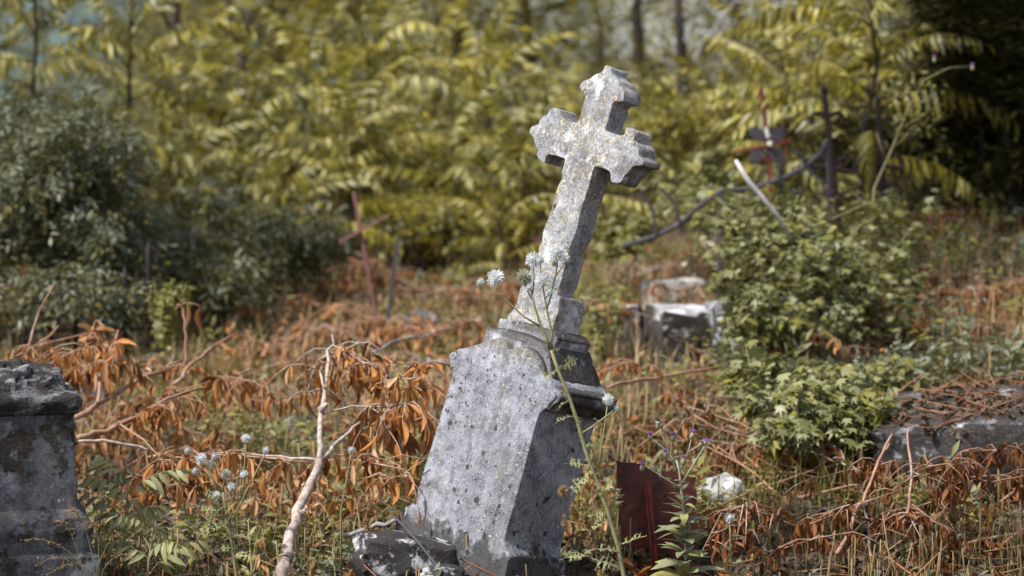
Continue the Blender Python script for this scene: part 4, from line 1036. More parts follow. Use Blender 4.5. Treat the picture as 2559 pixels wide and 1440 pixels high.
for x, y, ang in ((1660,1195,100),(1650,1188,-20),(1630,1175,60),(1720,1180,40),(1735,1160,-10),(1745,1140,60),(1680,1205,150),(1645,1180,150)):
    Mx = Matrix.Translation(W(x, y, D) - b) @ Matrix.Rotation(R(ang), 4, 'Y') @ Matrix.Rotation(R(70), 4, 'X') @ Matrix.Scale(24 * PXM(D), 4)
    link('leaf', OBL[0], cp, Mx)

# ------------------------------------------------------------------ low leafy plants in the left foreground
def leafy_plant(px, py, D, h, n, ln, label, name, mat='p_leaf', spread=.5, wid=.26, cat='plant'):
    b = onto(W(px, py, D)); t = thing(name, b, label, cat)
    top = W(px, py - h, D) - b
    mb = MB(); mb.tube([Vector((0, 0, -.02)), top * .5 + Vector((.01, 0, 0)), top], [.004, .003, .0015], 5); mb.obj('stem', M['stem_g'], t)
    lm_ = []
    for s in range(3):
        m_ = MB(); m_.add(*leaf_tpl(1, wid, 6, .25, random.uniform(.1, .5), s + 70, twist=.15)); lm_.append(m_.mesh('leaf', M[mat]))
    for i in range(n):
        s = (i + .6) / n; p = top * s
        link('leaf', lm_[i % 3], t, Matrix.Translation(p) @ Matrix.Rotation(i * 2.4 + random.uniform(-.3, .3), 4, 'Z') @ Matrix.Rotation(R(random.uniform(0, 50)), 4, 'X') @ Matrix.Scale(ln * random.uniform(.7, 1.15) * (1.1 - .45 * s), 4))
    return t
leafy_plant(620, 1450, 5.75, 150, 16, .075, 'green plant with long narrow leaves beside the low globe thistle', 'leafy_weed', 't_leaf', wid=.2)
leafy_plant(690, 1450, 5.8, 100, 9, .07, 'small narrow leaved weed between the thistle and the pale branch', 'leafy_weed', 't_leaf', wid=.2)
leafy_plant(1000, 960, 8.0, 110, 26, .055, 'bright lime green weed just left of the monument cap', 'leafy_weed', 'y_leaf', wid=.35)
leafy_plant(830, 1420, 5.95, 60, 12, .05, 'grey green weed at the side of the pale branch', 'leafy_weed', 'p_leaf', wid=.3)
# compound seedlings
def frond_parts(mb, L=.55, pairs=11, ll=.085, lw=.30, arch=.35, sag=.6, seed=0, curl=.3):
    r = random.Random(seed); lt = leaf_tpl(1, lw, 4, .3, curl, seed)
    def pos(t): return Vector((0, L * t * (1 - .18 * sag * t), L * (arch * t - sag * t * t)))
    pts = [pos(i / 8) for i in range(9)]
    mb.tube(pts, [.005 * (1 - .8 * i / 8) * L / .55 for i in range(9)], 4)
    for i in range(pairs):
        t = .16 + .84 * i / pairs
        p = pos(t); tl = pos(min(1, t + .05)) - pos(t - .05); pit = math.atan2(tl.z, tl.y)
        for sx in (-1, 1):
            sz = ll * (math.sin(math.pi * (.18 + .7 * t)) * .55 + .5) * r.uniform(.85, 1.15)
            Mx = mats4([tuple(p)], sx * R(-r.uniform(52, 74)), pit * .4 + R(r.uniform(-62, -14)), sx * R(r.uniform(-15, 25)), sz)
            mb.batch(lt, Mx)
    p = pos(1); mb.batch(lt, mats4([tuple(p)], 0, R(-40), 0, ll * .8))
FROND = []
for s in range(8):
    m_ = MB(); frond_parts(m_, .60, 14 + s % 3, .082, .24, [.35, .25, .5, .15][s % 4], [.6, .5, .7, .45][s % 4], s, .2 + .08 * s)
    FROND.append(m_.mesh('frond', M['sapling']))
FRONDG = []
for s in range(3):
    m_ = MB(); frond_parts(m_, .20, 6, .062, .30, .3, .45, s + 20, .35); FRONDG.append(m_.mesh('frond', M['t_leaf']))
def seedling(px, py, D, h, n, label, sc=1.0):
    b = onto(W(px, py, D)); t = thing('seedling', b, label, 'seedling'); top = W(px + 6, py - h, D) - b
    mb = MB(); mb.tube([Vector((0, 0, -.02)), top * .5 + Vector((-.01, 0, 0)), top], [.004, .003, .002], 5); mb.obj('stem', M['stem_g'], t)
    for i in range(n):
        s = .3 + .7 * (i + .5) / n
        link('frond', FRONDG[i % 3], t, Matrix.Translation(top * s) @ Matrix.Rotation(i * 2.4 + .5, 4, 'Z') @ Matrix.Rotation(R(random.uniform(10, 50)), 4, 'X') @ Matrix.Scale(sc * random.uniform(.7, 1.1), 4))
seedling(315, 1330, 6.0, 130, 9, 'green compound leaved seedling right of the dark pedestal', .95)
seedling(375, 1440, 5.75, 120, 7, 'low compound leaved seedling at the bottom edge near the dark pedestal', .8)
seedling(250, 1340, 6.1, 100, 5, 'dim seedling pressed against the corner of the dark pedestal', .8)
# seed-grass against the dark pedestal
b = onto(W(265, 1430, 5.5)); t = thing('seed_grass', b, 'thin arching grass with seed heads across the dark pedestal', 'grass tuft')
mb = MB(); ms = MB()
for tip in ((60,1350),(100,1410),(140,1300),(235,1310),(330,1400),(180,1270),(115,1440),(300,1340)):
    a_ = W(225 + random.uniform(-20, 30), 1445, 5.42) - b; e = W(tip[0], tip[1], 5.40) - b; m_ = (a_ + e) * .5 + Vector((0.01, 0, .06))
    pts = [a_.lerp(m_, s).lerp(m_.lerp(e, s), s) for s in np.linspace(0, 1, 9)]
    pts[0].z -= .06
    mb.tube(pts, .0008, 4)
    for p in pts[4:]:
        for _ in range(5): 
            d = Vector((random.gauss(0, 1), random.gauss(0, 1), random.gauss(0, .6))) * .008; ms.tube([p, p + d], [.0005, .0014], 3)
mb.obj('stalks', M['stem_g'], t); ms.obj('seed_heads', M['stem_b'], t)

# ------------------------------------------------------------------ leafy shrubs
def spread_shape(n, c, r, shell=.55):
    d = rng.normal(size=(n, 3)); d /= np.linalg.norm(d, axis=1)[:, None]
    rad = (shell + (1 - shell) * rng.random(n)) ** .8
    return np.array(c) + d * rad[:, None] * np.array(r)
def lobed_shrub(label, blobs, nleaf, size, nparts, stems, name='leafy_shrub', mat='shrub', cat='shrub', lime=.12):
    b = onto(Vector(blobs[0][0])); t = thing(name, b, label, cat)
    mb = MB()
    for a, e, r in stems: 
        m_ = a.lerp(e, .5) + Vector((random.gauss(0, .02), 0, random.gauss(0, .02))); mb.tube([a - b, m_ - b, e - b], [r, r * .8, r * .4], 5)
    if not stems: mb.tube([Vector((0, 0, -.03)), Vector((.01, 0, .1)), Vector((.02, 0, .25))], [.008, .006, .003], 5)
    mb.obj('stems', M['bark_d'] if mat != 'lime' else M['stem_g'], t)
    jm = MB(); lm_ = MB(); P_ = []; mb_ = MB()
    for c, r, w in blobs:
        k = int(nleaf * w); sub = spread_shape(16, c, r, .45); q = rng.integers(0, 16, k)
        P_.append(sub[q] + rng.normal(size=(k, 3)) * np.array(r) * rng.uniform(.10, .30, 16)[q][:, None])
    for c, r, w in blobs:
        for _ in range(int(4 + 16 * w)):
            a = random.uniform(0, 6.28); st_ = np.array(c) + np.array(r) * np.array([math.cos(a) * .7, math.sin(a) * .7, random.uniform(-.2, .6)])
            en_ = st_ + np.array([math.cos(a) * r[0] * .45, math.sin(a) * r[1] * .4, r[2] * random.uniform(.2, .75)])
            mb_.tube([Vector(tuple(np.array(c) - np.array([0, 0, r[2] * .5]))) - b, Vector(tuple(st_)) - b, Vector(tuple(en_)) - b], [.003, .0025, .001], 4)
            tt = rng.random(11)[:, None]; P_.append(st_ + (en_ - st_) * tt + rng.normal(0, .012, (11, 3)))
    if mb_.v: mb_.obj('shoots', M['stem_g'], t)['kind'] = 'stuff'
    P_ = np.concatenate(P_); P_[:, 2] = np.maximum(P_[:, 2], H(P_[:, 0], P_[:, 1]) + .02)
    rng.shuffle(P_)
    n = len(P_)
    out = (P_ - np.array(blobs[0][0])); yaw = np.arctan2(-out[:, 0], out[:, 1]) + rng.normal(0, 1.0, n)
    pit = np.radians(rng.uniform(-60, 15, n)); rol = np.radians(rng.uniform(-35, 35, n)); sc = size * rng.uniform(.4, 1.3, n)
    Ms = mats4(P_ - np.array(b), yaw, pit, rol, sc)
    near = np.argsort(P_[:, 1])[:nparts * 2][::2][:nparts] if nparts else np.array([], int)
    rest = np.setdiff1d(np.arange(n), near)
    k = int(len(rest) * (1 - lime))
    for q in range(4): jm.batch(LOBED[q], Ms[rest[:k][q::4]]); lm_.batch(LOBED[q], Ms[rest[k:][q::4]])
    o = jm.obj('foliage', M[mat], t, smooth=False); o['kind'] = 'stuff'
    if lm_.v: o = lm_.obj('yellow_foliage', M['lime'], t, smooth=False); o['kind'] = 'stuff'
    meshes = LOB_O
    for i in near: link('leaf', meshes[i % 4], t, Matrix(Ms[i].tolist()))
    return t
LOB_O = []
for q in range(4):
    m_ = MB(); m_.add(*LOBED[q]); LOB_O.append(m_.mesh('leaf', M['shrub_o'], smooth=False))
def B(px, py, D, rx, ry, rz, w): p = W(px, py, D); return (tuple(p), (rx * PXM(D), ry, rz * PXM(D)), w)
D = 8.6
lobed_shrub('broad grey green shrub with lobed leaves above the long kerb', [B(2010,640,D,230,.35,150,.36), B(2130,700,D-.1,150,.3,120,.24), B(1930,590,D+.2,130,.3,90,.18), B(2020,540,D+.3,190,.3,70,.12), B(2230,730,D-.1,80,.25,80,.08), B(2010,810,D-.3,150,.15,60,.08), B(2260,560,D+.6,120,.3,70,.08)], 4400, .039, 170,
    [(onto(W(2050,860,D)), W(2035,720,D), .010), (onto(W(2000,860,D)), W(1930,600,D), .006), (onto(W(2060,860,D)), W(2140,640,D), .006), (onto(W(1990,850,D)), W(2000,520,D), .005)])
D = 8.35
lobed_shrub('thin leafy shoots covering the left end of the long kerb', [B(1870,760,D,65,.2,90,.5), B(1920,830,D-.05,70,.15,70,.5)], 480, .05, 40, [(onto(W(1850,900,D)), W(1830,680,D), .005), (onto(W(1870,900,D)), W(1900,720,D), .004)], lime=.2)
D = 7.3
lobed_shrub('low ivy like ground shrub with lobed leaves before the kerb', [B(2000,1010,D,140,.25,80,.4), B(1890,960,D+.2,80,.2,70,.2), B(2110,1050,D-.1,90,.2,60,.25), B(1960,1075,D-.2,80,.15,40,.15)], 1900, .046, 170, [(onto(W(2000,1110,D)), W(1990,950,D), .005)], name='ground_shrub', lime=.05)
D = 7.2
lobed_shrub('yellowish green leafy sprig at the left corner of the ruined slab', [B(2195,1050,D,26,.08,70,1)], 150, .04, 30, [], name='leafy_sprig', mat='lime', lime=.5)
lobed_shrub('patch of yellow green seedling leaves under the kerb end', [B(2150,930,7.9,120,.2,25,1)], 130, .045, 30, [], name='seedling_patch', mat='shrub', lime=.45)
lobed_shrub('pale green feathery weed beside the small black upright stone', [B(1500,800,9.0,50,.2,90,1)], 420, .03, 0, [], name='feathery_weed', mat='lime', lime=.2)
lobed_shrub('yellow green bush at the shoulder of the cross shaft', [B(1560,590,10.2,70,.25,60,1)], 420, .055, 0, [], name='leafy_bush', mat='lime', lime=.3)
lobed_shrub('yellow green weed in front of the fallen iron railing', [B(1720,430,10.6,110,.3,80,.6), B(1780,520,10.2,110,.3,60,.4)], 900, .055, 0, [], name='leafy_bush', mat='shrub', lime=.5)
lobed_shrub('bright green young weed standing right of the iron fence', [B(425,790,8.6,36,.12,80,1)], 320, .035, 0, [], name='leafy_weed', mat='lime', lime=.2)

SPRAY = [spray_tpl(7, 1, .34, .36, s) for s in range(4)]
SPRAYF = [spray_tpl(9, 1, .22, .34, s + 5, .6) for s in range(4)]
def spray_bush(label, name, cat, base, blobs, n, size, mats, stems, pitch=(-50, 50), tpl=None, group=None):
    b = base; t = thing(name, b, label, cat, group); mb = MB()
    for pts, r0, r1 in stems:
        mb.tube([p - b for p in pts], [r0 + (r1 - r0) * i / (len(pts) - 1) for i in range(len(pts))], 6, .08)
    if stems: mb.obj('trunk' if cat == 'tree' else 'stems', M['bark_d'], t)
    jm = [MB() for _ in mats]
    for c, r, w in blobs:
        k = int(n * w); sub = spread_shape(22, c, r, .5); q_ = rng.integers(0, 22, k)
        p = sub[q_] + rng.normal(size=(k, 3)) * np.array(r) * rng.uniform(.10, .34, 22)[q_][:, None]
        for _ in range(int(30 * w)):
            a = random.uniform(0, 6.28); st_ = np.array(c) + np.array(r) * np.array([math.cos(a) * .8, math.sin(a) * .8, random.uniform(-.3, .8)])
            en_ = st_ + np.array([math.cos(a) * r[0] * .35, math.sin(a) * r[1] * .3, r[2] * random.uniform(.1, .5)]); m9 = max(6, k // 90)
            p = np.concatenate([p, st_ + (en_ - st_) * rng.random((m9, 1)) + rng.normal(0, .015, (m9, 3))])
        k = len(p); p[:, 2] = np.maximum(p[:, 2], H(p[:, 0], p[:, 1]) + .02)
        o = p - np.array(c); yaw = np.arctan2(-o[:, 0], o[:, 1]) + rng.normal(0, .9, k)
        Ms = mats4(p - np.array(b), yaw, np.radians(rng.uniform(*pitch, k)), rng.normal(0, .4, k), size * rng.uniform(.6, 1.3, k))
        lab = rng.integers(0, len(mats), k)
        for q in range(len(mats)):
            S_ = Ms[lab == q]
            for e in range(4): jm[q].batch((tpl or SPRAY)[e], S_[e::4])
    for q, m_ in enumerate(mats):
        o = jm[q].obj('crown' if cat == 'tree' else 'foliage', M[m_], t, smooth=False); o['kind'] = 'stuff'
    return t
D = 10.0
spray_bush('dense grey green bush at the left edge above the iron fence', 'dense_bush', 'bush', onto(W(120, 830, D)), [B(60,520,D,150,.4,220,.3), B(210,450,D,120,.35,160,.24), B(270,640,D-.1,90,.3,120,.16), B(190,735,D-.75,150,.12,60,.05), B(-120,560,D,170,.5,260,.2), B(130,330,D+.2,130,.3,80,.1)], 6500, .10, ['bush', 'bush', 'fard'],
    [([onto(W(150,830,D)), W(150,700,D), W(170,500,D)], .02, .006), ([onto(W(120,830,D)), W(80,650,D), W(40,450,D)], .02, .006), ([onto(W(170,830,D)), W(240,700,D), W(270,550,D)], .012, .004)])
spray_bush('grey leaved shrub at the foot of the sapling thicket', 'dense_bush', 'bush', onto(W(760, 690, 11)), [B(745,600,11,85,.35,70,.6), B(650,640,10.8,90,.3,70,.4)], 800, .11, ['bush', 'fard'], [])
spray_bush('olive undergrowth shrub between the iron fence and the thicket', 'dense_bush', 'bush', onto(W(470, 760, 10.6)), [B(470,600,10.8,100,.35,130,.6), B(560,690,10.3,80,.3,70,.4)], 900, .12, ['fard', 'bush'], [])
spray_bush('low yellow green shrub under the thicket left of the cross shaft', 'dense_bush', 'bush', onto(W(1130, 650, 12)), [B(1130,560,12,130,.4,80,1)], 500, .12, ['far', 'fard'], [])
spray_bush('dark olive shrub behind the black iron crosses', 'dense_bush', 'bush', onto(W(2100, 430, 11.3)), [B(2100,320,11.3,150,.4,100,.6), B(2260,350,11,110,.4,90,.4)], 900, .12, ['fard', 'conifer'], [])
spray_bush('shadowed olive shrub behind the red iron cross', 'dense_bush', 'bush', onto(W(1840, 400, 12.5)), [B(1820,330,12.5,160,.5,110,1)], 800, .12, ['fard', 'far'], [])
spray_bush('blackish low growth in the shade under the dark evergreen', 'dense_bush', 'bush', onto(W(2500, 440, 10.8)), [B(2480,400,10.9,150,.4,60,.5), B(2620,380,10.9,150,.4,80,.5)], 1300, .13, ['conifer'], [])
# dark evergreen
D = 10.6
evb = onto(W(2530, 430, D))
spray_bush('tall dark evergreen filling the upper right corner', 'evergreen_tree', 'tree', evb, [B(2540,60,D,150,.6,170,.3), B(2430,120,D+.1,90,.4,160,.18), B(2660,100,D,160,.6,300,.22), B(2560,-300,D,170,.6,260,.2), B(2520,260,D+.4,130,.3,110,.1), B(2500,330,D+.3,140,.4,90,.2)], 6200, .17, ['conifer'],
    [([onto(W(2530,430,D), -.05), W(2520,300,D), W(2530,0,D), W(2540,-400,D)], .06, .02), ([onto(W(2470,430,D), -.05), W(2455,330,D), W(2440,150,D)], .02, .008), ([onto(W(2580,430,D), -.05), W(2590,300,D), W(2600,100,D)], .025, .008)], (30, 85), SPRAYF)

# ------------------------------------------------------------------ saplings with compound leaves
def sapling(px, D, top, n, label, sc=1.0, base_y=None, low=.25, lean=0, up=False):
    tp = W(px + lean, top, D); b = onto(W(px, 600, D)); h = tp.z - b.z
    t = thing('sapling', b, label, 'sapling', 'compound leaved saplings of the thicket')
    ax = [Vector((0, 0, -.05)), (tp - b) * .35 + Vector((random.gauss(0, .03), 0, 0)), (tp - b) * .7 + Vector((random.gauss(0, .03), 0, 0)), tp - b]
    mb = MB(); mb.tube([interp(ax, s) for s in np.linspace(0, 1, 10)], [.016 * (1 - .7 * s) * (.7 + .3 * h) for s in np.linspace(0, 1, 10)], 6)
    mb.obj('trunk', M['bark_d'], t)
    n = int(n * .85)
    for i in range(n):
        s = low + (1 - low) * ((i + .5) / n) ** .8
        p = interp(ax, s); yaw = i * 2.4 + random.uniform(-.3, .3)
        pit = R(-12 + 68 * (s - low) / (1 - low) + random.gauss(0, 13))
        L = sc * random.uniform(.8, 1.35) * (1.18 - .28 * s)
        link('frond', FROND[random.randrange(8)], t, Matrix.Translation(p) @ Matrix.Rotation(yaw, 4, 'Z') @ Matrix.Rotation(pit, 4, 'X') @ Matrix.Rotation(random.gauss(0, .25), 4, 'Y') @ Matrix.Scale(L, 4))
sap = [
 (330, 12.2, -40, 34, 'tall sapling with dark slim trunk above the grey green bush', 1.0),
 (85, 11.6, -160, 40, 'spreading sapling in the upper left corner', 1.05),
 (-150, 11.8, -200, 26, 'sapling cut off by the left picture edge', 1.05),
 (915, 13.2, 95, 34, 'sapling with a single leaf spike standing highest over the thicket', 1.0),
 (770, 12.9, 170, 34, 'sapling with big pale drooping leaf left of the leaf spike', 1.0),
 (1085, 13.6, 170, 34, 'rounded sapling in the middle of the thicket', 1.0),
 (1220, 13.0, 190, 38, 'bushy bright sapling just left of the cross arm', .95),
 (610, 12.4, 300, 32, 'yellowish low sapling left of the slender iron cross', .95),
 (500, 13.6, 210, 28, 'shaded sapling behind the yellowish low one', 1.0),
 (860, 12.2, 330, 32, 'sapling with bluish leaf backs above the slender iron cross', .95),
 (980, 12.4, 420, 28, 'low sapling right above the slender iron cross', .85),
 (1120, 12.2, 400, 30, 'low dense sapling in front of the rounded one', .85),
 (1310, 12.0, 430, 24, 'small sapling half hidden behind the cross shaft', .85),
 (1240, 11.2, 540, 12, 'short fern like sapling at the left of the cross shaft', .6),
 (700, 11.8, 470, 26, 'low dim sapling over the grey leaved shrub', .85),
 (420, 11.8, 440, 22, 'dim sapling between the bush and the thicket', .9),
 (1430, 14.5, 260, 28, 'sapling behind the cross head', .9),
 (2165, 10.6, -60, 34, 'tall sapling with ladder like leaves left of the dark evergreen', 1.0),
 (1965, 11.2, 150, 26, 'sapling with one upright leaf over the red iron cross', .9),
 (2050, 12.0, 60, 24, 'dim sapling between the two tall ones at the right', .9),
 (1800, 12.5, 250, 22, 'small shaded sapling left of the red iron cross', .8),
 (2330, 11.2, -100, 18, 'sapling mostly swallowed by the dark evergreen', .9),
]
for a in sap: sapling(*a)

# ------------------------------------------------------------------ trees behind
def far_tree(px, D, label, h, crown, n, mats, trunk_r=.06, dens=1.0, base_low=.0, group='trees behind the thicket', size=.22, trunkm='bark_d', fork=True):
    b = onto(W(px, 500, D)); t = thing('tree', b, label, 'tree', None)
    mb = MB(); tip = Vector((random.gauss(0, .15), random.gauss(0, .15), h))
    ax = [Vector((0, 0, -.1)), tip * .3 + Vector((random.gauss(0, .05), 0, 0)), tip * .65 + Vector((random.gauss(0, .1), 0, 0)), tip]
    mb.tube([interp(ax, s) for s in np.linspace(0, 1, 10)], [trunk_r * (1 - .75 * s) for s in np.linspace(0, 1, 10)], 8, .05)
    ends = []
    for i in range(16 if fork else 8):
        s = random.uniform(.25, .95); p = interp(ax, s); a = i * 2.4; L = crown * random.uniform(.5, 1.0) * (1.1 - .5 * s)
        e = p + Vector((math.cos(a) * L, math.sin(a) * L, L * random.uniform(.15, .8)))
        m_ = p.lerp(e, .5) + Vector((0, 0, -.05 * L))
        mb.tube([p, m_, e], [trunk_r * .42 * (1 - .5 * s), trunk_r * .25, trunk_r * .1], 5)
        ends += [m_, e, p.lerp(e, .75)]
    mb.obj('trunk', M[trunkm], t)
    k = int(n * dens); E = np.array([tuple(q) for q in ends])
    c = E[rng.integers(0, len(E), k)] + rng.normal(0, crown * .2, (k, 3))
    lowk = int(k * base_low)
    if lowk: c[:lowk] = np.stack([rng.normal(0, crown * .6, lowk), rng.normal(0, crown * .4, lowk), rng.uniform(.1, h * .5, lowk)], 1)
    Ms = mats4(c, rng.uniform(0, 6.28, k), np.radians(rng.uniform(-70, 20, k)), rng.normal(0, .4, k), size * rng.uniform(.6, 1.3, k))
    lab = rng.integers(0, len(mats), k)
    for q, m_ in enumerate(mats):
        jm = MB(); S_ = Ms[lab == q]
        for e in range(4): jm.batch(SPRAYF[e], S_[e::4])
        o = jm.obj('crown', M[m_], t, smooth=False); o['kind'] = 'stuff'
    return t
FT = [
 (1145, 17.5, 'yellow green tree with straight dark trunk behind the middle of the thicket', 3.6, 1.2, 1900, ['far', 'far', 'sapling_j'], .06, 1.0, .25),
 (930, 19, 'dense yellow green tree behind the leaf spike', 3.4, 1.3, 2000, ['far', 'far', 'fard'], .06, 1.0, .3),
 (700, 18, 'darker tree behind the pale drooping leaf', 3.2, 1.1, 1700, ['fard', 'far'], .06, 1.0, .4),
 (520, 20, 'dark wide tree behind the shaded sapling', 3.0, 1.1, 1500, ['fard', 'fard', 'far'], .06, 1.0, .55),
 (1330, 19.5, 'bright yellow tree behind the left side of the cross head', 3.3, 1.1, 1500, ['far'], .06, 1.0, .3),
 (1490, 21, 'loose pale tree directly behind the cross head', 1.7, 1.0, 420, ['far', 'fard'], .05, 1.0, .7),
 (1615, 17, 'thin forked tree with sky showing through right of the cross', 3.4, 1.0, 190, ['far', 'fard'], .05, 1.0, .1),
 (1850, 19, 'olive tree behind the bare branches', 3.2, 1.2, 1400, ['far', 'fard', 'bush'], .06, 1.0, .35),
 (2080, 17, 'dim olive tree behind the ladder leaved sapling', 3.4, 1.2, 1600, ['fard', 'far'], .06, 1.0, .4),
 (2330, 16, 'dark tree beside the evergreen', 3.4, 1.2, 1600, ['fard', 'conifer'], .06, 1.0, .4),
 (400, 24, 'far shaded tree behind the tall slim sapling', 2.0, 1.2, 900, ['fard'], .05, 1.0, .6),
 (-60, 18, 'shaded tree at the left edge behind the spreading sapling', 2.6, 1.2, 1200, ['fard', 'far'], .06, 1.0, .5),
 (1720, 24, 'low far wood tree seen under the bare branches', 1.5, 1.3, 700, ['far', 'fard'], .06, 1.0, .6),
 (1000, 26, 'second row tree behind the dense yellow green one', 4.2, 1.6, 1200, ['far', 'fard'], .07, 1.0, .4),
 (2700, 17, 'tree beyond the right edge behind the evergreen', 3.4, 1.3, 900, ['fard'], .06, 1.0, .4),
]
M['sapling_j'] = leaf_mat('olive_leaves_far', OLIVE, .35, .45)
for a in FT: far_tree(*a)
# unseen tree added past the left edge to cast shade on the dark pedestal
b = onto(Vector((-3.3, 4.0, 0))); t = thing('tree', b, 'added unseen tree past the left edge, casting shade on the dark pedestal', 'tree')
mb = MB(); mb.tube([Vector((0, 0, -.1)), Vector((.02, .1, 1.5)), Vector((.0, .3, 2.8))], [.10, .09, .05], 9, .05)
for e in ((.2, .5, 3.0), (-.5, .4, 3.3), (-.8, .2, 3.2)): mb.tube([Vector((.0, .25, 2.3)), Vector((0, .25, 2.5)).lerp(Vector(e), .5) + Vector((0, 0, .1)), Vector(e)], [.04, .025, .01], 6)
mb.obj('trunk', M['bark_d'], t)
def shade_crown(t, b, blobs):
    cc = np.concatenate([spread_shape(k, c, r, .2) for c, r, k in blobs]) - np.array(b); k = len(cc); jm = MB()
    Ms = mats4(cc, rng.uniform(0, 6.28, k), np.radians(rng.uniform(-60, 20, k)), rng.normal(0, .4, k), .2 * rng.uniform(.6, 1.3, k))
    for e in range(4): jm.batch(SPRAY[e], Ms[e::4])
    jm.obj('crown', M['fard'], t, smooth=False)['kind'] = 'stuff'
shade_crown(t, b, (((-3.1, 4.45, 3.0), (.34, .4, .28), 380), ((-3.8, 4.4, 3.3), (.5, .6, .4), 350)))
b = onto(Vector((2.6, 4.2, 0))); t = thing('tree', b, 'added unseen leaning tree past the right edge, shading the right corner', 'tree')  # unseen tree added to darken the lower right corner with its shadow
mb = MB(); mb.tube([Vector((0, 0, -.1)), Vector((-.2, .1, 1.6)), Vector((-.9, .3, 2.8)), Vector((-2.0, .5, 3.5)), Vector((-3.2, .6, 3.7))], [.12, .10, .07, .04, .015], 9, .05); mb.obj('trunk', M['bark_d'], t)
shade_crown(t, b, (((-.62, 4.75, 3.75), (.36, .5, .25), 260), ((.1, 4.9, 3.8), (.45, .5, .25), 260), ((1.2, 4.7, 3.6), (.6, .5, .3), 260)))
b = onto(Vector((-4.3, 9.8, 0))); t = thing('tree', b, 'added unseen tall tree past the left edge, shading the left saplings', 'tree')  # unseen; added so its crown throws shade on the left saplings
mb = MB(); mb.tube([Vector((0, 0, -.1)), Vector((.1, .1, 1.6)), Vector((.5, .2, 3.2)), Vector((.9, .2, 4.0))], [.13, .11, .07, .02], 9, .05); mb.obj('trunk', M['bark_d'], t)
shade_crown(t, b, (((-3.55, 9.9, 3.4), (.85, .9, .5), 620), ((-2.7, 9.6, 3.6), (.5, .6, .3), 160), ((-4.4, 10.4, 3.6), (.9, .9, .6), 400)))
b = onto(Vector((3.0, 9.2, 0))); t = thing('tree', b, 'added unseen tall tree past the right edge, shading the bank', 'tree')  # unseen; added to throw shade across the right bank and shrub
mb = MB(); mb.tube([Vector((0, 0, -.1)), Vector((-.2, .0, 1.8)), Vector((-1.0, -.1, 3.0)), Vector((-2.2, -.3, 3.5)), Vector((-3.4, -.3, 3.7))], [.13, .11, .08, .05, .015], 9, .05); mb.obj('trunk', M['bark_d'], t)
shade_crown(t, b, (((.15, 8.9, 3.5), (.6, .8, .3), 330), ((1.0, 9.2, 3.4), (.6, .8, .35), 330), ((2.2, 9.2, 3.3), (.8, .8, .5), 350)))
# extra trunks that show
b = onto(W(438, 500, 16)); t = thing('tree', b, 'thin dark bare trunk rising over the tall slim sapling', 'tree')
mb = MB(); mb.tube([Vector((0,0,-.1)), W(437,200,16) - b, W(440,0,16) - b, W(436,-300,16) - b], [.04, .036, .032, .02], 8); mb.tube([W(438,100,16) - b, W(400,20,16) - b, W(370,0,16) - b], [.018, .012, .006], 6); mb.obj('trunk', M['bark_d'], t)
b = onto(W(600, 500, 17)); t = thing('tree', b, 'forked grey trunk with sky between its limbs', 'tree')
mb = MB(); mb.tube([Vector((0,0,-.1)), W(604,250,17) - b, W(600,110,17) - b], [.05, .045, .04], 8); mb.tube([W(600,115,17) - b, W(575,60,17) - b, W(560,-60,17) - b], [.03, .024, .016], 7); mb.tube([W(600,120,17) - b, W(628,40,17) - b, W(640,-80,17) - b], [.03, .024, .016], 7); mb.obj('trunk', M['bark_d'], t)
# bare grey tree
D = 14.5
b = onto(W(1703, 500, D)); t = thing('bare_tree', b, 'bare dead tree with grey branches spreading to the upper right', 'tree')
mb = MB(); mb.tube([Vector((0,0,-.1)), W(1700,330,D) - b, W(1706,215,D) - b, W(1700,90,D) - b, W(1690,-60,D) - b], [.05, .045, .04, .03, .02], 8, .05); mb.obj('trunk', M['bark_d'], t)
mb = MB()
for pts, r in (([(1706,225),(1725,180),(1767,102),(1800,55),(1838,0),(1870,-60)], .016), ([(1700,110),(1730,40),(1770,0),(1800,-40)], .012), ([(1767,102),(1800,95),(1850,125),(1845,180)], .007), ([(1800,55),(1850,60),(1890,55),(1900,90)], .007), ([(1838,0),(1890,10),(1895,60),(1890,100)], .008), ([(1725,180),(1780,150),(1830,170),(1850,215)], .006), ([(1830,40),(1880,40),(1940,70),(2000,80)], .007), ([(1870,-40),(1940,30),(1980,60),(2010,110)], .007), ([(1700,200),(1660,150),(1640,80)], .008)):
    q = [W(x, y, D) + Vector((random.gauss(0, .01), random.gauss(0, .12), random.gauss(0, .01))) - b for x, y in pts]; mb.tube(q, [r * (1 - .6 * i / (len(q) - 1)) for i in range(len(q))], 6)
    for _ in range(5):
        s = random.uniform(.3, 1); p = interp(q, s); e = p + Vector((random.gauss(0, .14), random.gauss(0, .1), random.gauss(0, .1))); mb.tube([p, p.lerp(e, .5) + Vector((0, 0, .02)), e], [r * .4, r * .3, r * .15], 4)
mb.obj('branches', M['bark_g'], t)
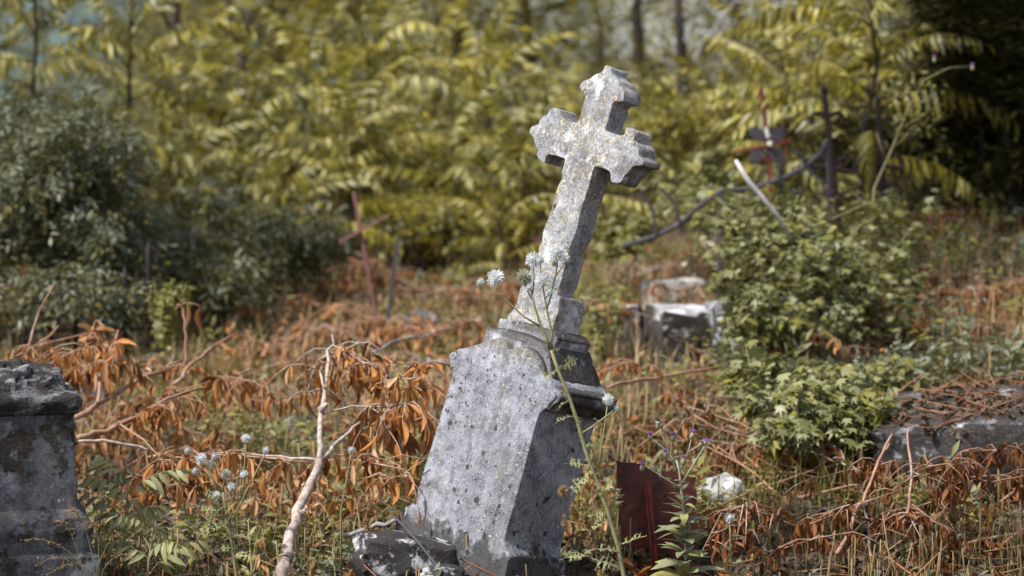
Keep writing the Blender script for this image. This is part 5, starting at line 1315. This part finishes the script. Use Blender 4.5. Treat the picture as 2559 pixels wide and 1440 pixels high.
# tall yellow mustard-like stem at right
b = onto(W(2155, 560, 9.2)); t = thing('tall_weed', b, 'tall leaning yellow green weed stem with purple buds before the evergreen', 'weed')
mb = MB(); pts = [Vector((0, 0, -.02))] + [W(x, y, 9.2) - b for x, y in ((2185,470),(2230,370),(2270,270),(2310,200),(2370,170),(2430,165))]; mb.tube(pts, [.006, .005, .0045, .004, .003, .002, .0015], 5)
for x, y, x2, y2 in ((2230,370,2290,310),(2250,320,2330,270),(2270,270,2340,230),(2215,400,2190,330),(2290,230,2280,180)): mb.tube([W(x, y, 9.2) - b, W((x + x2) / 2, (y + y2) / 2 + 5, 9.2) - b, W(x2, y2, 9.2) - b], [.003, .0025, .0015], 4)
mb.obj('stem', M['stem_g'], t)
jm = MB(); lt = leaf_tpl(1, .4, 3, .2, .3, 3); q = np.array([tuple(W(random.uniform(2230, 2360), random.uniform(180, 330), 9.2 + random.gauss(0, .05)) - b) for _ in range(130)]); jm.batch(lt, mats4(q, rng.uniform(0, 6, 130), rng.normal(0, .7, 130), rng.normal(0, .5, 130), .03)); jm.obj('foliage', M['lime'], t)['kind'] = 'stuff'
for x, y in ((2430,165),(2335,145)):
    o = link('flower', BUD, t, Matrix.Translation(W(x, y, 9.2) - b) @ Matrix.Scale(.012, 4)); link('florets', TUFT['p'], o)

# ------------------------------------------------------------------ ground cover (stuff)
def in_stone(x, y):
    m = np.zeros(len(x), bool)
    c = O0; m |= (np.abs((x - c.x - .03) * LX.x + (y - c.y) * LX.y) < .22) & (((x - c.x - .03) * LY.x + (y - c.y) * LY.y) > -.02) & (((x - c.x) * LY.x + (y - c.y) * LY.y) < .24)
    m |= (x < lb.x + .27) & (y > lb.y - .06) & (y < lb.y + .38)
    return m
def ground_pts(n, y0, y1, u0=-.27, u1=.27, power=1.0, mask=None):
    y = y0 + (y1 - y0) * rng.random(n) ** power; x = rng.uniform(u0, u1, n) * y
    if mask is not None:
        k = rng.random(n) < mask(x, y); x, y = x[k], y[k]
    k = ~in_stone(x, y); x, y = x[k], y[k]
    return x, y, H(x, y)
def patch(x, y, s, o, lo, hi):
    v = np.array([noise.noise(Vector((a * s + o, b * s, o))) for a, b in zip(x, y)]) if len(x) < 200000 else 0
    return np.clip((v - lo) / (hi - lo), 0, 1)
def stuff(name, label, mat, tpls, x, y, z, yaw, pit, rol, sc, smooth=False):
    mb = MB(); Ms = mats4(np.stack([x, y, z], 1), yaw, pit, rol, sc)
    for e, tp in enumerate(tpls): mb.batch(tp, Ms[e::len(tpls)])
    return tag(mb.obj(name, M[mat], smooth=smooth), label, None, None, 'stuff')
LT = [leaf_tpl(1, random.uniform(.3, .6), 3, random.uniform(.2, .6), random.uniform(-.2, .5), s + 90, twist=random.uniform(-.8, .8)) for s in range(6)]
x, y, z = ground_pts(26000, 5.2, 9.5, power=1.5); n = len(x)
stuff('leaf_litter', 'brown and grey crumbled leaves covering the soil', 'litter', LT, x, y, z + rng.uniform(.004, .03, n), rng.uniform(0, 6.3, n), rng.normal(0, .6, n), rng.normal(0, .6, n), rng.uniform(.012, .05, n))
x, y, z = ground_pts(26000, 5.4, 12.5, -.27, .12, 1.3, lambda x, y: patch(x, y, 1.5, 3, -.25, .3) * np.where(x / y > .04, .35, 1) * np.where(y < 6.7, .4, 1)); n = len(x)
stuff('dead_leaf_litter', 'loose fallen orange leaves on the ground', 'deadj', LEAF_DEAD[:5], x, y, z + rng.uniform(.005, .10, n), rng.uniform(0, 6.3, n), rng.normal(-.5, .7, n), rng.normal(0, .6, n), rng.uniform(.03, .075, n))
x, y, z = ground_pts(22000, 5.4, 12, .05, .28, 1.1, lambda x, y: patch(x, y, 1.9, 8, -.3, .2)); n = len(x)
stuff('rust_leaf_litter', 'loose rust brown leaves on the right bank', 'rustj', LEAF_DEAD[:5], x, y, z + rng.uniform(.005, .06, n), rng.uniform(0, 6.3, n), rng.normal(-.4, .6, n), rng.normal(0, .6, n), rng.uniform(.02, .06, n))
# fine dry twigs and straw lying about
x, y, z = ground_pts(5500, 5.3, 11.5, power=1.3, mask=lambda x, y: patch(x, y, 1.7, 61, -.3, .2)); n = len(x)
stuff('dry_straw', 'thin dry stalks and straw lying criss cross', 'pink', [THIN], x, y, z + rng.uniform(.01, .06, n), rng.uniform(0, 6.3, n), np.radians(rng.normal(82, 14, n)), 0, rng.uniform(.05, .22, n) )
# stubble
STUB = (STEM[0] * np.array([.55, .55, 1]), STEM[1])
x, y, z = ground_pts(2600, 5.4, 10.4, .045, .27, 1.1, lambda x, y: patch(x, y, 1.3, 14, -.35, .25)); n = len(x)
stuff('stubble', 'upright cut stems standing on the right bank', 'stub', [STUB], x, y, z - .01, rng.uniform(0, 6.3, n), rng.normal(0, .15, n), 0, rng.uniform(.05, .16, n))
x, y, z = ground_pts(1100, 5.4, 10.5, -.27, .05, 1.1); n = len(x)
stuff('stubble', 'scattered upright dry stems on the left ground', 'stub', [STUB], x, y, z - .01, rng.uniform(0, 6.3, n), rng.normal(0, .25, n), 0, rng.uniform(.06, .2, n))
# grasses
x, y, z = ground_pts(17000, 7.6, 13.5, -.2, .2, .9, lambda x, y: patch(x, y, 1.6, 21, -.05, .35)); n = len(x)
stuff('dry_grass', 'blond dry grass in the middle ground', 'dry', [BLADE], x, y, z - .01, rng.uniform(0, 6.3, n), rng.normal(0, .3, n), 0, rng.uniform(.08, .26, n))
x, y, z = ground_pts(26000, 6.0, 12.5, -.27, .27, 1.0, lambda x, y: patch(x, y, 1.4, 30, -.2, .25)); n = len(x)
stuff('green_grass', 'green grass tufts between the dead leaves', 'grass', [BLADE], x, y, z - .01, rng.uniform(0, 6.3, n), rng.normal(0, .3, n), 0, rng.uniform(.06, .2, n))
x, y, z = ground_pts(9000, 8.3, 12.6, .14, .3, 1.0, lambda x, y: patch(x, y, 1.8, 71, -.3, .2)); n = len(x)
stuff('dry_grass', 'reddish brown dry stalks on the right bank', 'pink', [BLADE], x, y, z - .01, rng.uniform(0, 6.3, n), rng.normal(0, .4, n), 0, rng.uniform(.08, .28, n))
x, y, z = ground_pts(6500, 8.5, 12.5, .12, .3, 1.0, lambda x, y: patch(x, y, 1.6, 77, -.25, .25)); n = len(x)
stuff('bank_grass', 'tall dull green grass on the right bank', 'grass', [BLADE], x, y, z - .01, rng.uniform(0, 6.3, n), rng.normal(0, .3, n), 0, rng.uniform(.10, .28, n))
# small green weeds
x, y, z = ground_pts(11000, 5.4, 11.5, -.27, .27, 1.1, lambda x, y: patch(x, y, 2.2, 40, -.1, .3) * np.where((x / y > .03) & (y < 7.4), .18, 1)); n = len(x)
stuff('weeds', 'small green leafy weeds on the ground', 'bush', SPRAY, x, y, z + rng.uniform(.01, .08, n), rng.uniform(0, 6.3, n), np.radians(rng.uniform(0, 70, n)), 0, rng.uniform(.035, .095, n))
x, y, z = ground_pts(6500, 6.3, 12, -.27, .2, 1.1, lambda x, y: patch(x, y, 2.0, 47, -.05, .3)); n = len(x)
stuff('weeds', 'yellow green leafy weeds in the middle ground', 'lime', SPRAY, x, y, z + rng.uniform(.01, .10, n), rng.uniform(0, 6.3, n), np.radians(rng.uniform(0, 75, n)), 0, rng.uniform(.06, .15, n))
sl_ = [o for o in COL.objects if o.name.startswith('grave_slab')][0]
vs = np.array([tuple(sl_.matrix_basis @ v.co) for v in sl_.data.vertices if (sl_.matrix_basis.to_3x3() @ v.normal).z > .35])
c = vs[rng.integers(0, len(vs), 2600)] + rng.normal(0, .006, (2600, 3)); k = np.array([noise.noise(Vector((a * 6, b * 6, 2))) for a, b, _ in c]) > -.12; c = c[k]; n = len(c)
stuff('twig_litter', 'dark dead twigs and crumbs lying on the ruined slab', 'litter', LT, c[:, 0], c[:, 1], c[:, 2] + .006, rng.uniform(0, 6.3, n), rng.normal(0, .6, n), rng.normal(0, .6, n), rng.uniform(.012, .035, n))
c = c[:170]; n = len(c)
stuff('dry_straw', 'thin dry stalks lying over the ruined slab', 'pink', [THIN], c[:, 0], c[:, 1], c[:, 2] + .01, rng.uniform(0, 6.3, n), np.radians(rng.normal(82, 14, n)), 0, rng.uniform(.05, .16, n))
x, y, z = ground_pts(5200, 7.6, 12.4, .09, .29, 1.0, lambda x, y: patch(x, y, 1.9, 91, -.15, .25)); n = len(x)
stuff('weeds', 'tangled dull green weeds on the right bank', 'bush', SPRAY, x, y, z + rng.uniform(.01, .16, n), rng.uniform(0, 6.3, n), np.radians(rng.uniform(0, 75, n)), 0, rng.uniform(.07, .16, n))
x, y, z = ground_pts(2600, 8.0, 12.4, .09, .29, 1.0, lambda x, y: patch(x, y, 2.1, 95, -.05, .3)); n = len(x)
stuff('weeds', 'tangled yellow green weeds on the right bank', 'lime', SPRAY, x, y, z + rng.uniform(.02, .20, n), rng.uniform(0, 6.3, n), np.radians(rng.uniform(0, 75, n)), 0, rng.uniform(.07, .17, n))
# understorey in the dark gap beneath the thicket
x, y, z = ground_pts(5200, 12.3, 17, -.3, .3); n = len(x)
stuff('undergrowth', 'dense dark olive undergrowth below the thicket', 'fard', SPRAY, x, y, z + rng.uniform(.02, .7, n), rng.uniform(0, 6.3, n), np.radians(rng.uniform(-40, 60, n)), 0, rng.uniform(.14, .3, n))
